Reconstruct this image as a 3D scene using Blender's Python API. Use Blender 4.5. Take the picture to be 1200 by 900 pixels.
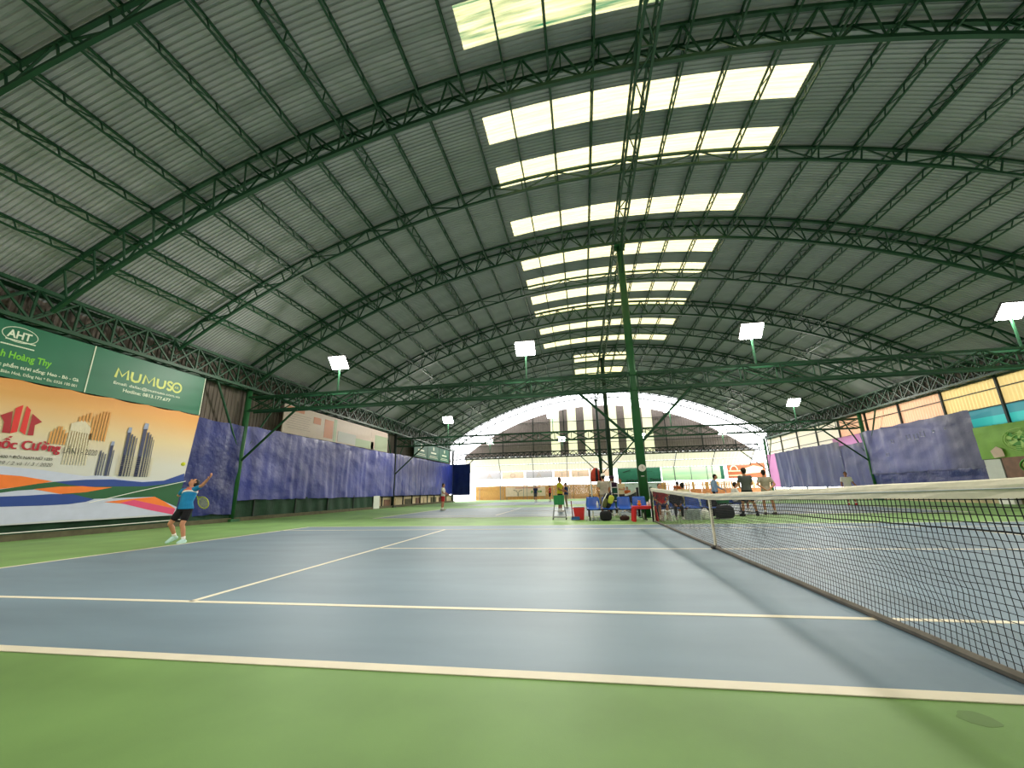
import bpy, math, random
from mathutils import Vector, Matrix, noise
for _o in list(bpy.data.objects): bpy.data.objects.remove(_o)
SC = bpy.context.scene
COL = SC.collection
PI = math.pi
rnd = random.Random(7)

# ------------------------------------------------------------------ camera
cam_d = bpy.data.cameras.new('camera'); cam = bpy.data.objects.new('camera', cam_d); COL.objects.link(cam)
cam_d.sensor_width = 36.0; cam_d.lens = 14.215; cam_d.clip_start = 0.05; cam_d.clip_end = 500
cam.matrix_world = Matrix(((0.985658, 0.062429, 0.156784, -2.262), (0.167555, -0.251416, -0.953265, -2.690),
                           (-0.020093, 0.965864, -0.258271, 1.047), (0, 0, 0, 1)))
SC.camera = cam
# ------------------------------------------------------------------ sky, exposure
W = bpy.data.worlds.new('overcast_sky'); SC.world = W; W.use_nodes = True
SKY = 4.2
W.node_tree.nodes['Background'].inputs[0].default_value = (0.97, 0.985, 1.0, 1)
W.node_tree.nodes['Background'].inputs[1].default_value = SKY
SC.view_settings.view_transform = 'Standard'; SC.view_settings.look = 'None'
SC.view_settings.gamma = 1.0; SC.view_settings.use_curve_mapping = False
SC.view_settings.exposure = 0.45
SC.cycles.use_denoising = True
SC.cycles.max_bounces = 7; SC.cycles.diffuse_bounces = 4; SC.cycles.glossy_bounces = 2; SC.cycles.transmission_bounces = 4
LAMP = 215.0

# ------------------------------------------------------------------ materials
def lin(h):
    h = h.lstrip('#'); c = [int(h[i:i+2], 16)/255 for i in (0, 2, 4)]
    return [x/12.92 if x <= .04045 else ((x+.055)/1.055)**2.4 for x in c]
M = {}
def mat(name, hexc, rough=.6, metal=0, var=.0, scale=4.0, bump=0.0, bscale=30., spec=.35, trans=0.0, emit=0.0, stretch=None, hex2=None):
    m = bpy.data.materials.new(name); m.use_nodes = True; nt = m.node_tree; N = nt.nodes; L = nt.links
    b = N['Principled BSDF']; c = lin(hexc)
    b.inputs['Base Color'].default_value = (*c, 1); b.inputs['Roughness'].default_value = rough
    b.inputs['Metallic'].default_value = metal; b.inputs['Specular IOR Level'].default_value = spec
    out = N['Material Output']; colsock = None
    tc = N.new('ShaderNodeTexCoord'); src = tc.outputs['Object']
    if stretch:
        mp = N.new('ShaderNodeMapping'); mp.inputs['Scale'].default_value = stretch; L.new(src, mp.inputs[0]); src = mp.outputs[0]
    if var or hex2:
        nz = N.new('ShaderNodeTexNoise'); nz.inputs['Scale'].default_value = scale; nz.inputs['Detail'].default_value = 5; L.new(src, nz.inputs['Vector'])
        rp = N.new('ShaderNodeValToRGB'); rp.color_ramp.elements[0].position = .3; rp.color_ramp.elements[1].position = .7
        c2 = lin(hex2) if hex2 else [min(1, x*(1+var)) for x in c]
        rp.color_ramp.elements[0].color = (*[x*(1-var) for x in c], 1); rp.color_ramp.elements[1].color = (*c2, 1)
        L.new(nz.outputs['Fac'], rp.inputs[0]); L.new(rp.outputs[0], b.inputs['Base Color']); colsock = rp.outputs[0]
    if bump:
        nb = N.new('ShaderNodeTexNoise'); nb.inputs['Scale'].default_value = bscale; nb.inputs['Detail'].default_value = 4; L.new(src, nb.inputs['Vector'])
        bp = N.new('ShaderNodeBump'); bp.inputs['Strength'].default_value = bump; bp.inputs['Distance'].default_value = .03
        L.new(nb.outputs['Fac'], bp.inputs['Height']); L.new(bp.outputs[0], b.inputs['Normal'])
    if trans:
        t = N.new('ShaderNodeBsdfTranslucent'); t.inputs[0].default_value = (*c, 1)
        if colsock: L.new(colsock, t.inputs[0])
        mx = N.new('ShaderNodeMixShader'); mx.inputs[0].default_value = trans
        L.new(b.outputs[0], mx.inputs[1]); L.new(t.outputs[0], mx.inputs[2]); L.new(mx.outputs[0], out.inputs[0])
    if emit:
        b.inputs['Emission Color'].default_value = (*c, 1); b.inputs['Emission Strength'].default_value = emit
    M[name] = m; return m
mat('green_floor', '#789f5b', .6, var=.15, scale=.9, bump=.05, bscale=140, spec=.3)
mat('blue_floor', '#718795', .55, var=.14, scale=.7, bump=.05, bscale=140, spec=.35, stretch=(.5, 1.6, 1))
mat('line', '#e6dfc8', .6, var=.05)
mat('stain', '#66884c', .6, var=.1)
mat('outside', '#b9b2a4', .9, var=.1)
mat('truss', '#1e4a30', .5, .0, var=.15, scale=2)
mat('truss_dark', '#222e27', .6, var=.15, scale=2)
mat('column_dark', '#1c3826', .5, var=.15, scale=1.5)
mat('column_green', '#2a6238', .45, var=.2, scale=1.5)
mat('sheet', '#adafb1', .85, .0, var=.09, scale=.8, spec=.1, stretch=(.3, 2.5, .3))
mat('cladding', '#6b6359', .8, var=.25, scale=1.2, stretch=(1, 3, .4))
mat('cladding_gable', '#8d7f78', .7, var=.1)
mat('gable_clear', '#f2f4c8', .5, trans=.23)
mat('skylight', '#f5e2ac', .5, var=.22, scale=2.2, trans=.4, stretch=(.35, 6, 1))
mat('skylight_stained', '#1f6a48', .5, hex2='#f6e4ae', scale=1.1, trans=.4, stretch=(.5, 7, 1))
mat('awning', '#f3e6d8', .6, trans=.16, var=.03)
mat('sheet_cream', '#efe6cf', .6, trans=.19); mat('sheet_peach', '#f0bf9a', .6, trans=.2); mat('sheet_yellow', '#ebcf8c', .6, trans=.22)
mat('teal', '#3fb3ad', .6, trans=.22); mat('teal_dark', '#3f7f86', .6, trans=.3)
mat('tarp', '#3d4aa6', .33, var=.2, scale=1.2, bump=.5, bscale=5, spec=.5, stretch=(1, 1, .6))
mat('tarp_mid', '#2b3789', .36, var=.2, scale=.5, bump=.7, bscale=4, spec=.35)
mat('tarp_dark', '#1f2f78', .4, var=.2, scale=2, bump=.4, bscale=5, spec=.4)
mat('tarp_haze', '#474a70', .4, var=.15, scale=.8, bump=.3, bscale=6, spec=.45, trans=.15)
mat('tarp_deep', '#1c2866', .36, var=.25, scale=1, bump=.8, bscale=5, spec=.35)
mat('pink_banner', '#c686b8', .6, trans=.2); mat('poster_green', '#86b84a', .6, var=.12, scale=1.5, trans=.15)
mat('leaf_green', '#4d9a33', .6, trans=.1); mat('leaf_light', '#a9cf6e', .6); mat('brown_poster', '#7d5a45', .6, var=.2); mat('white_panel', '#cfd3cc', .6, var=.05)
mat('mesh_green', '#20402c', .8, var=.25, scale=2, bump=.3, bscale=9)
mat('curb', '#5d5a45', .9, var=.2); mat('low_wall', '#d9c6a2', .9, var=.12)
mat('sign_green', '#0f6b49', .45, var=.06, scale=1, spec=.4); mat('white_print', '#e6efd6', .5); mat('lime_print', '#7ccf3c', .5); mat('gold_print', '#d7e07a', .5)
for n, h in (('p_lav', '#c3c9e0'), ('p_orange', '#f07a2c'), ('p_green', '#1f5a34'), ('p_blue', '#21428f'), ('p_magenta', '#dc4a78'), ('p_red', '#dd2f28'),
             ('p_darkred', '#a81f27'), ('p_navy', '#39405f'), ('p_steel', '#8f9bb5'), ('p_ochre', '#d6994e'), ('p_pale', '#d6ccb0'), ('p_text', '#5b5a50'), ('p_wine', '#b0182c')):
    mat(n, h, .5, var=.04)
mat('net', '#15181a', .8); mat('net_band', '#ddd9c2', .7, var=.06, scale=20); mat('net_foot', '#6b675e', .9, var=.2, scale=8); mat('black_metal', '#1b1d1e', .5)
mat('lamp_glow', '#fff8ee', emit=LAMP); mat('lamp_body', '#3a3d3b', .5)
mat('bamboo', '#d2a263', .8, var=.3, scale=6, stretch=(6, 1, .5), trans=.2); mat('bamboo_red', '#cf8658', .8, var=.2, scale=6, trans=.2)
mat('pale_poster', '#ead2bf', .7, var=.06, trans=.25); mat('grey_poster', '#c9c3c9', .7, trans=.25); mat('ink_faint', '#c9b5aa', .7)
mat('poster_teal', '#2c6d56', .6, var=.06, trans=.1); mat('poster_mint', '#b9e6c2', .6, hex2='#eef6d8', scale=.8, trans=.22, stretch=(.2, 1, 2)); mat('poster_rust', '#c4704a', .6, var=.08, trans=.2)
mat('cream_print', '#f0dcb8', .6); mat('ink_black', '#16241e', .6); mat('ink_green', '#3a8a3a', .6); mat('wall_grey', '#b3bdbd', .8, var=.06); mat('white', '#f1f0ea', .6)
mat('board_pinkwhite', '#ecd9cb', .5, var=.03, trans=.3); mat('board_orange', '#e9a27c', .5, trans=.3); mat('board_sage', '#c6d3b4', .5, trans=.3); mat('board_grey', '#d9d8d4', .5, trans=.3)
mat('seat_blue', '#2358b4', .35, spec=.5); mat('steel_grey', '#8b8f92', .4, .3); mat('red_plastic', '#d8262c', .4, spec=.5); mat('dark_red', '#7f1d1f', .6); mat('cart_green', '#2f8a55', .5)
mat('jacket_red', '#b5402d', .8, var=.15, scale=9); mat('black_cloth', '#202126', .85, var=.2, scale=9); mat('bag_lime', '#b9c243', .6); mat('bag_olive', '#5b5c35', .7); mat('brown_bag', '#4a3330', .8)
mat('clock_face', '#ece2da', .4); mat('crate_grey', '#aab4b6', .5); mat('orange_item', '#d98a2e', .5); mat('bottle', '#dfe8ee', .2, spec=.6); mat('pan_blue', '#3c6f9c', .5)
mat('skin', '#c98f6c', .6, var=.05, scale=8); mat('skin_dark', '#a06a4c', .6, var=.05, scale=8); mat('hair', '#1b1613', .6); mat('lip', '#8a4a3c', .6)
for n, h in (('c_teal', '#1f83b4'), ('c_coral', '#e07c66'), ('c_white', '#efece2'), ('c_black', '#17171b'), ('c_yellow', '#d9d02a'), ('c_red', '#c93437'), ('c_navy', '#2c3b63'), ('c_grey', '#5f6160'),
             ('c_beige', '#b5ab99'), ('c_purple', '#4a2c4c'), ('c_cream', '#e7d7ab'), ('c_brown', '#4b4038'), ('c_lightblue', '#93aecb'), ('c_orange', '#d8703a'), ('c_khaki', '#a08e70'), ('c_mint', '#bfe3dc'), ('c_plaid', '#5d7350')):
    mat(n, h, .85, var=.08, scale=12)
mat('ball', '#d8e03a', .8)
# banner print: orange at the top fading to cream, by height on the cloth
def banner_mat():
    m = mat('banner', '#e8a45e', .55, bump=.15, bscale=3); nt = m.node_tree
    tc = nt.nodes.new('ShaderNodeTexCoord'); sp = nt.nodes.new('ShaderNodeSeparateXYZ'); rp = nt.nodes.new('ShaderNodeValToRGB'); dv = nt.nodes.new('ShaderNodeMath'); dv.operation = 'DIVIDE'; dv.inputs[1].default_value = 4.5
    nt.links.new(tc.outputs['Object'], sp.inputs[0]); nt.links.new(sp.outputs[2], dv.inputs[0]); nt.links.new(dv.outputs[0], rp.inputs[0])
    e = rp.color_ramp.elements; e[0].position = .1; e[0].color = (*lin('#c9cdd2'), 1); e[1].position = .98; e[1].color = (*lin('#e0903f'), 1)
    for p_, h in ((.42, '#cfcdc4'), (.62, '#dcc79a'), (.8, '#e0a861')): x = e.new(p_); x.color = (*lin(h), 1)
    nt.links.new(rp.outputs[0], nt.nodes['Principled BSDF'].inputs['Base Color'])
banner_mat()
# blue tarp with a paler hazy print band
# ------------------------------------------------------------------ mesh helpers
class MB:
    def __init__(s): s.v = []; s.f = []
    def add(s, vs, fs):
        o = len(s.v); s.v += [tuple(v) for v in vs]; s.f += [tuple(i+o for i in f) for f in fs]; return s
    def box(s, c, d, R=None):
        c = Vector(c); vs = []
        for x in (-.5, .5):
            for y in (-.5, .5):
                for z in (-.5, .5):
                    q = Vector((x*d[0], y*d[1], z*d[2])); vs.append(c+(R @ q if R else q))
        return s.add(vs, [(0, 1, 3, 2), (4, 6, 7, 5), (0, 4, 5, 1), (2, 3, 7, 6), (0, 2, 6, 4), (1, 5, 7, 3)])
    def bar(s, p, q, w, h=None):
        p, q = Vector(p), Vector(q); d = q-p; L = d.length; R = d.to_track_quat('Z', 'Y').to_matrix()
        return s.box((p+q)/2, (w, h or w, L), R)
    def tube(s, pts, r, n=6, caps=True):
        pts = [Vector(p) for p in pts]; rs = r if isinstance(r, (list, tuple)) else [r]*len(pts); vs = []; fs = []
        X = None
        for i, p in enumerate(pts):
            d = (pts[min(i+1, len(pts)-1)]-pts[max(i-1, 0)]).normalized()
            if X is None: X = d.orthogonal().normalized()
            else: X = (X-d*X.dot(d)).normalized()
            Y = d.cross(X)
            vs += [p+(X*math.cos(2*PI*k/n)+Y*math.sin(2*PI*k/n))*rs[i] for k in range(n)]
        for i in range(len(pts)-1):
            for k in range(n): fs.append((i*n+k, i*n+(k+1) % n, (i+1)*n+(k+1) % n, (i+1)*n+k))
        if caps: fs += [tuple(range(n-1, -1, -1)), tuple((len(pts)-1)*n+k for k in range(n))]
        return s.add(vs, fs)
    def caps(s, p, q, r0, r1, n=10, m=3):
        p, q = Vector(p), Vector(q); d = (q-p).normalized()
        pts = []; rs = []
        for i in range(m+1):
            a = PI/2*i/m; pts.append(p-d*r0*math.cos(a)); rs.append(max(r0*math.sin(a), 1e-4))
        for i in range(m+1):
            a = PI/2*i/m; pts.append(q+d*r1*math.sin(a)); rs.append(max(r1*math.cos(a), 1e-4))
        return s.tube(pts, rs, n)
    def ell(s, c, r, R=None, n=12, m=8):
        c = Vector(c); vs = []; fs = []
        for j in range(m+1):
            t = PI*j/m
            for k in range(n):
                a = 2*PI*k/n; q = Vector((r[0]*math.sin(t)*math.cos(a), r[1]*math.sin(t)*math.sin(a), r[2]*math.cos(t))); vs.append(c+(R @ q if R else q))
        for j in range(m):
            for k in range(n): fs.append((j*n+k, (j+1)*n+k, (j+1)*n+(k+1) % n, j*n+(k+1) % n))
        return s.add(vs, fs)
    def loft(s, rings, n=16):
        vs = []; fs = []
        for c, a, b in rings: vs += [Vector(c)+Vector(a)*math.cos(2*PI*k/n)+Vector(b)*math.sin(2*PI*k/n) for k in range(n)]
        for i in range(len(rings)-1):
            for k in range(n): fs.append((i*n+k, i*n+(k+1) % n, (i+1)*n+(k+1) % n, (i+1)*n+k))
        fs += [tuple(range(n-1, -1, -1)), tuple((len(rings)-1)*n+k for k in range(n))]
        return s.add(vs, fs)
    def prism(s, poly, axis_fn, t):
        """poly of 2-D points; axis_fn(a, b, d) -> 3-D; thickness t"""
        n = len(poly); vs = [axis_fn(a, b, 0) for a, b in poly]+[axis_fn(a, b, t) for a, b in poly]
        return s.add(vs, [tuple(range(n-1, -1, -1)), tuple(range(n, 2*n))]+[(i, (i+1) % n, n+(i+1) % n, n+i) for i in range(n)])
    def grid(s, fn, nu, nv):
        vs = [fn(i/nu, j/nv) for j in range(nv+1) for i in range(nu+1)]
        return s.add(vs, [(j*(nu+1)+i, j*(nu+1)+i+1, (j+1)*(nu+1)+i+1, (j+1)*(nu+1)+i) for j in range(nv) for i in range(nu)])
    def mesh(s, name, m, smooth=False):
        me = bpy.data.meshes.new(name); me.from_pydata(s.v, [], s.f); me.materials.append(M[m] if isinstance(m, str) else m)
        if smooth: me.shade_smooth()
        return me
def link(name, me, parent=None, loc=None, mw=None):
    o = bpy.data.objects.new(name, me); COL.objects.link(o)
    if parent: o.parent = parent
    if mw is not None: o.matrix_basis = mw
    elif loc is not None: o.location = loc
    return o
def wloc(parent):
    v = Vector((0, 0, 0))
    while parent: v += parent.location; parent = parent.parent
    return v
def part(name, mb, m, parent=None, smooth=False, kind=None, label=None, local=False):
    """mesh given in world coordinates unless local; linked under its parent"""
    if parent and not local:
        w = wloc(parent); mb.v = [(a-w.x, b-w.y, c-w.z) for a, b, c in mb.v]
    o = link(name, mb.mesh(name, m, smooth), parent)
    if kind: o['kind'] = kind
    if label: o['label'] = label
    return o
def tag(o, label, cat, group=None):
    o['label'] = label; o['category'] = cat
    if group: o['group'] = group
    return o
def thing(name, label, cat, loc=(0, 0, 0), rz=0, group=None):
    o = bpy.data.objects.new(name, None); COL.objects.link(o); o.location = loc; o.rotation_euler = (0, 0, rz); o.empty_display_size = .2
    return tag(o, label, cat, group)
def struct(name, label=None):
    o = bpy.data.objects.new(name, None); COL.objects.link(o); o['kind'] = 'structure'
    if label: o['label'] = label
    return o
def solo(name, mb, m, label, cat, base, smooth=False, group=None):
    """a thing that is one mesh: origin at its base"""
    b = Vector(base); mb.v = [(a-b.x, c-b.y, d-b.z) for a, c, d in mb.v]
    o = link(name, mb.mesh(name, m, smooth), None, b); return tag(o, label, cat, group)
UNIT = {}
def bars(parent, name, segs, m, base=None):
    """one object per bar, all sharing one unit mesh"""
    if m not in UNIT: UNIT[m] = MB().box((0, 0, .5), (1, 1, 1)).mesh('bar', m)
    w0 = wloc(parent)
    for p, q, w in segs:
        p, q = Vector(p), Vector(q); d = q-p
        mw = Matrix.Translation(p-w0) @ d.to_track_quat('Z', 'Y').to_matrix().to_4x4() @ Matrix.Diagonal((w, w, d.length, 1))
        link(name, UNIT[m], parent, mw=mw)
def barmesh(segs):
    b = MB()
    for p, q, w in segs: b.bar(p, q, w)
    return b
def text(s, parent, m, pos, X, Y, width=None, height=None, bold=0.0, shear=0.0, name='lettering', align='LEFT'):
    cu = bpy.data.curves.new('txt', 'FONT'); cu.body = s; cu.bevel_depth = bold; cu.bevel_resolution = 0; cu.shear = shear; cu.extrude = .01; cu.align_x = align; cu.resolution_u = 3
    tmp = bpy.data.objects.new('txt', cu); COL.objects.link(tmp)
    dg = bpy.context.evaluated_depsgraph_get(); me = bpy.data.meshes.new_from_object(tmp.evaluated_get(dg))
    bpy.data.objects.remove(tmp); bpy.data.curves.remove(cu)
    xs = [v.co.x for v in me.vertices]; ys = [v.co.y for v in me.vertices]
    if not xs: return None
    capf = .72
    sx = width/(max(xs)-min(xs)) if width else None; sy = height/capf if height else None
    sx = sx or sy; sy = sy or sx
    X, Y = Vector(X), Vector(Y); Z = X.cross(Y)
    R = Matrix((X, Y, Z)).transposed().to_4x4()
    off = min(xs) if align == 'LEFT' else 0
    me.transform(Matrix.Diagonal((sx, sy, .04, 1)) @ Matrix.Translation((-off, 0, 0)))
    me.materials.clear(); me.materials.append(M[m])
    return link(name, me, parent, mw=Matrix.Translation(Vector(pos)-wloc(parent)) @ R)

# ------------------------------------------------------------------ the hall: floor and courts
YN, YF = -8.0, 47.1            # roof from behind the camera to the far end
XW = 18.2; GRID = (-2.1, 14.3, 30.7, 47.1)
ground = solo('ground', MB().box((0, 30, -.16), (240, 240, .2)), 'outside', '', '', (0, 0, -.06)); ground['kind'] = 'structure'
for k in ('label', 'category'): del ground[k]
floor = part('floor', MB().box((0, 22.5, -.03), (37.6, 65.2, .06)), 'green_floor'); floor['kind'] = 'structure'
for i, y0 in enumerate((0, 15.5, 31.5)):
    part('court_surface', MB().box((0, y0+5.485, .001), (23.77, 10.97, .004)), 'blue_floor', floor)
    A = 11.885; w = .065
    L = [((-A, y0+.03), (A, y0+.03), .1), ((-A, y0+10.94), (A, y0+10.94), .06), ((-A, y0+1.37), (A, y0+1.37), w), ((-A, y0+9.6), (A, y0+9.6), w),
         ((-A+.04, y0), (-A+.04, y0+10.97), .08), ((A-.04, y0), (A-.04, y0+10.97), .08), ((-6.4, y0+1.37), (-6.4, y0+9.6), w), ((6.4, y0+1.37), (6.4, y0+9.6), w), ((-6.4, y0+5.485), (6.4, y0+5.485), w)]
    for p, q, ww in L: part('court_line', MB().box(((p[0]+q[0])/2, (p[1]+q[1])/2, .0045), (abs(p[0]-q[0]) or ww, abs(p[1]-q[1]) or ww, .005)), 'line', floor)
def blob(cx, cy, rx, ry, rot, seed, z=.0004):
    pts = []
    for k in range(28):
        a = 2*PI*k/28; r = 1+.22*noise.noise(Vector((math.cos(a)*1.5, math.sin(a)*1.5, seed)))
        x, y = rx*r*math.cos(a), ry*r*math.sin(a); pts.append((cx+x*math.cos(rot)-y*math.sin(rot), cy+x*math.sin(rot)+y*math.cos(rot)))
    return MB().prism(pts, lambda a, b, d: (a, b, .0002+d), z)
part('stain', blob(-.545, -.177, .075, .07, .5, 3.1), 'stain', floor, label='damp darker patch on the green paint')

# ------------------------------------------------------------------ roof
R0 = 32.4; ZC = 12.85
def arc(th, r): return (r*math.sin(th), ZC-R0+r*math.cos(th))
THM = math.asin(XW/R0)
ceiling = struct('ceiling')
SW = 1.05
def sheet_mesh(name, m, t0, t1, seg):
    ys = []; P = SW/8
    for k in range(8): ys += [(k*P, 0), (k*P+P*.5, 0), (k*P+P*.64, .024), (k*P+P*.88, .024)]
    ys.append((SW, 0)); b = MB(); n = len(ys)
    vs = []
    ths = [t for t in THS if t0-1e-6 <= t <= t1+1e-6]; seg = len(ths)-1
    for th in ths:
        for y, h in ys: x, z = arc(th, R0+.12+h); vs.append((x, y, z))
    b.add(vs, [(i*n+k, i*n+k+1, (i+1)*n+k+1, (i+1)*n+k) for i in range(seg) for k in range(n-1)])
    return b.mesh(name, m)
a1, a2 = math.asin(-4.68/R0), math.asin(4.9/R0); b1, b2 = math.asin(-2.3/R0), math.asin(2.4/R0); TE = THM+.02
THS = sorted([-TE+(a1+TE)*i/18 for i in range(18)]+[a1, b1, b2, a2]+[a1+(b1-a1)*i/3 for i in (1, 2)]+[b1+(b2-b1)*i/5 for i in range(1, 5)]+[b2+(a2-b2)*i/3 for i in (1, 2)]+[a2+(TE-a2)*i/18 for i in range(1, 19)])
me_full = sheet_mesh('roof_sheet', 'sheet', -TE, TE, 44)
me_l = sheet_mesh('roof_sheet', 'sheet', -TE, a1, 20); me_r = sheet_mesh('roof_sheet', 'sheet', a2, TE, 20); me_s = sheet_mesh('skylight_panel', 'skylight', a1, a2, 10); me_st = sheet_mesh('skylight_panel', 'skylight_stained', a1, a2, 10)
me_nl = sheet_mesh('roof_sheet', 'sheet', -TE, b1, 20); me_nr = sheet_mesh('roof_sheet', 'sheet', b2, TE, 20); me_ns = sheet_mesh('skylight_panel', 'skylight', b1, b2, 6)
WIDE = {4, 7, 9, 12, 15, 17, 19, 21, 24, 27, 1, -2, -5}; NARROW = {31, 32, 35, 36, 37}
for k in range(-8, 45):
    y = SW*k
    if k in WIDE:
        link('roof_sheet', me_l, ceiling, (0, y, 0)); link('roof_sheet', me_r, ceiling, (0, y, 0))
        link('skylight_panel', me_st if k in (4, 1) else me_s, ceiling, (0, y, 0))
    elif k in NARROW:
        link('roof_sheet', me_nl, ceiling, (0, y, 0)); link('roof_sheet', me_nr, ceiling, (0, y, 0)); link('skylight_panel', me_ns, ceiling, (0, y, 0))
    else: link('roof_sheet', me_full, ceiling, (0, y, 0))
# purlin trusses, running the length of the hall
def purlin_meshes():
    y0, y1 = YN+.2, YF-.05; n = int((y1-y0)/.75)
    top = MB().bar((0, y0, .06), (0, y1, .06), .055); bot = MB().bar((0, y0, -.3), (0, y1, -.3), .045)
    web = MB(); web2 = MB(); bot2 = MB()
    for i in range(n):
        ya = y0+i*(y1-y0)/n; yb = y0+(i+1)*(y1-y0)/n
        for mb_, dx in ((web, 0), (web2, .14), (web2, -.14)):
            for p, q in (((dx, ya, .05), (0, ya, -.3)), ((0, ya, -.3), (dx, yb, .05))): mb_.bar(p, q, .028)
    t2 = MB().bar((-.14, y0, .06), (-.14, y1, .06), .05).bar((.14, y0, .06), (.14, y1, .06), .05)
    return [top.mesh('top_chord', 'truss'), bot.mesh('bottom_chord', 'truss'), web.mesh('web', 'truss')], [t2.mesh('top_chord', 'truss'), bot.mesh('bottom_chord', 'truss'), web2.mesh('web', 'truss')]
PM, PM2 = purlin_meshes()
for n in range(-14, 15):
    if n == 0: continue
    th = 1.25*n/R0; x, z = arc(th, R0)
    e = link('purlin', None, ceiling, (x, 0, z)); e.rotation_euler = (0, th, 0)
    for me in (PM2 if abs(n) == 7 else PM):
        o = link(me.name.split('.')[0], me, e)
        if o.name.startswith('web'): o['kind'] = 'stuff'
# ridge truss
def zig(p0, p1, q0, q1, n, w, vert=True):
    """n-bay lacing between two chords given by end points"""
    p0, p1, q0, q1 = map(Vector, (p0, p1, q0, q1)); out = []
    for i in range(n):
        a = p0.lerp(p1, i/n); b = q0.lerp(q1, i/n); a2 = p0.lerp(p1, (i+1)/n); b2 = q0.lerp(q1, (i+1)/n)
        if vert: out.append((a, b, w))
        out.append((a, b2, w) if i % 2 == 0 else (b, a2, w))
    return out
def cross(p0, p1, q0, q1, n, w):
    p0, p1, q0, q1 = map(Vector, (p0, p1, q0, q1)); out = []
    for i in range(n):
        a = p0.lerp(p1, i/n); b = q0.lerp(q1, i/n); a2 = p0.lerp(p1, (i+1)/n); b2 = q0.lerp(q1, (i+1)/n)
        out += [(a, b, w), (a, b2, w), (b, a2, w)]
    return out
y0, y1 = YN+.2, YF; z0, z1 = 11.88, 12.42; hw = .19; xs = .04
rt = thing('ridge_truss', 'narrow green box truss running along the ridge over the round column', 'roof truss', (xs, (y0+y1)/2, z0))
for dx in (-hw, hw):
    for z in (z0, z1): part('chord', MB().bar((xs+dx, y0, z), (xs+dx, y1, z), .07), 'truss', rt)
bars(rt, 'web_bar', zig((xs-hw, y0, z0), (xs-hw, y1, z0), (xs+hw, y0, z0), (xs+hw, y1, z0), 62, .035), 'truss')
for dx in (-hw, hw): part('side_web', barmesh(zig((xs+dx, y0, z0), (xs+dx, y1, z0), (xs+dx, y0, z1), (xs+dx, y1, z1), 62, .03)), 'truss', rt, kind='stuff')
# arches
def arc_tube(r, y, w, seg=56):
    b = MB(); vs = []
    for i in range(seg+1):
        th = -THM+2*THM*i/seg
        for dr, dy in ((-w, -w), (w, -w), (w, w), (-w, w)):
            x, z = arc(th, r+dr/2); vs.append((x, y+dy/2, z))
    fs = [(i*4+k, i*4+(k+1) % 4, i*4+4+(k+1) % 4, i*4+4+k) for i in range(seg) for k in range(4)]
    return b.add(vs, fs+[(3, 2, 1, 0), tuple(seg*4+k for k in range(4))])
def arch(y, wide, label, single):
    t = thing('roof_arch', label, 'roof truss', (0, y, 7.0))
    P = lambda th, r, yy: Vector((arc(th, r)[0], yy, arc(th, r)[1]))
    if wide:
        part('top_chord', arc_tube(R0, y-.28, .1), 'truss', t); part('top_chord', arc_tube(R0, y+.28, .1), 'truss', t); part('bottom_chord', arc_tube(R0-.78, y, .11), 'truss', t)
        n = 36; segs = []
        for i in range(n):
            ta = -THM+2*THM*i/n; tb = -THM+2*THM*(i+.5)/n; tc = -THM+2*THM*(i+1)/n
            for dy in (-.28, .28): segs += [(P(ta, R0, y+dy), P(tb, R0-.78, y), .045), (P(tb, R0-.78, y), P(tc, R0, y+dy), .045)]
            segs.append((P(ta, R0, y-.28), P(ta, R0, y+.28), .04))
    else:
        part('top_chord', arc_tube(R0, y, .085), 'truss', t); part('bottom_chord', arc_tube(R0-.5, y, .085), 'truss', t)
        n = 30; segs = []
        for i in range(n):
            ta = -THM+2*THM*i/n; tc = -THM+2*THM*(i+1)/n
            segs.append((P(ta, R0, y), P(ta, R0-.5, y), .04))
            segs.append((P(ta, R0, y), P(tc, R0-.5, y), .04) if i % 2 else (P(ta, R0-.5, y), P(tc, R0, y), .04))
    if single: bars(t, 'web_bar', segs, 'truss')
    else: part('web', barmesh(segs), 'truss', t, kind='stuff')
AL = {2.0: 'slim green roof arch cutting the top left corner, nearest of all arches', 6.1: 'wide triangular green roof arch sweeping above the orange banner, nearest of the wide ones',
      10.2: 'slim green roof arch landing on the eave above the right end of the signs', 14.3: 'wide roof arch above the column with the clock',
      18.4: 'slim green roof arch just beyond the round column with the clock', 22.5: 'wide green roof arch midway between the first and second wall columns', 26.6: 'slim green roof arch just before the second wall columns',
      30.7: 'wide green roof arch above the second pair of wall columns', 34.8: 'slim green roof arch just beyond the second wall columns', 38.9: 'wide green roof arch above the small green three-panel sign',
      43.0: 'slim green roof arch, last one before the bright gap', 47.0: 'wide green roof arch at the far roof end beside the bright gap'}
for i, (y, lab) in enumerate(AL.items()): arch(y, i % 2 == 1, lab, y < 31)
# eave trusses
for s in (-1, 1):
    x = s*XW; n = 52
    lab = 'long cross-braced green eave truss above the orange banner and blue tarps' if s < 0 else 'long cross-braced green eave truss above the peach and yellow sheeting'
    t = thing('eave_truss', lab, 'roof truss', (x, 19.5, 6.2))
    for dx in (-.25, .25):
        for z in (6.2, 7.22): part('chord', MB().bar((x+dx, YN, z), (x+dx, YF, z), .11), 'truss', t)
    xi = x-s*.25; xo = x+s*.25
    bars(t, 'web_bar', cross((xi, YN, 6.2), (xi, YF, 6.2), (xi, YN, 7.22), (xi, YF, 7.22), n, .055), 'truss')
    part('back_web', barmesh(cross((xo, YN, 6.2), (xo, YF, 6.2), (xo, YN, 7.22), (xo, YF, 7.22), n, .05)), 'truss', t, kind='stuff')
    part('ladder_web', barmesh(zig((xi, YN, 6.2), (xi, YF, 6.2), (xo, YN, 6.2), (xo, YF, 6.2), n, .04)), 'truss', t, kind='stuff')
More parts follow.
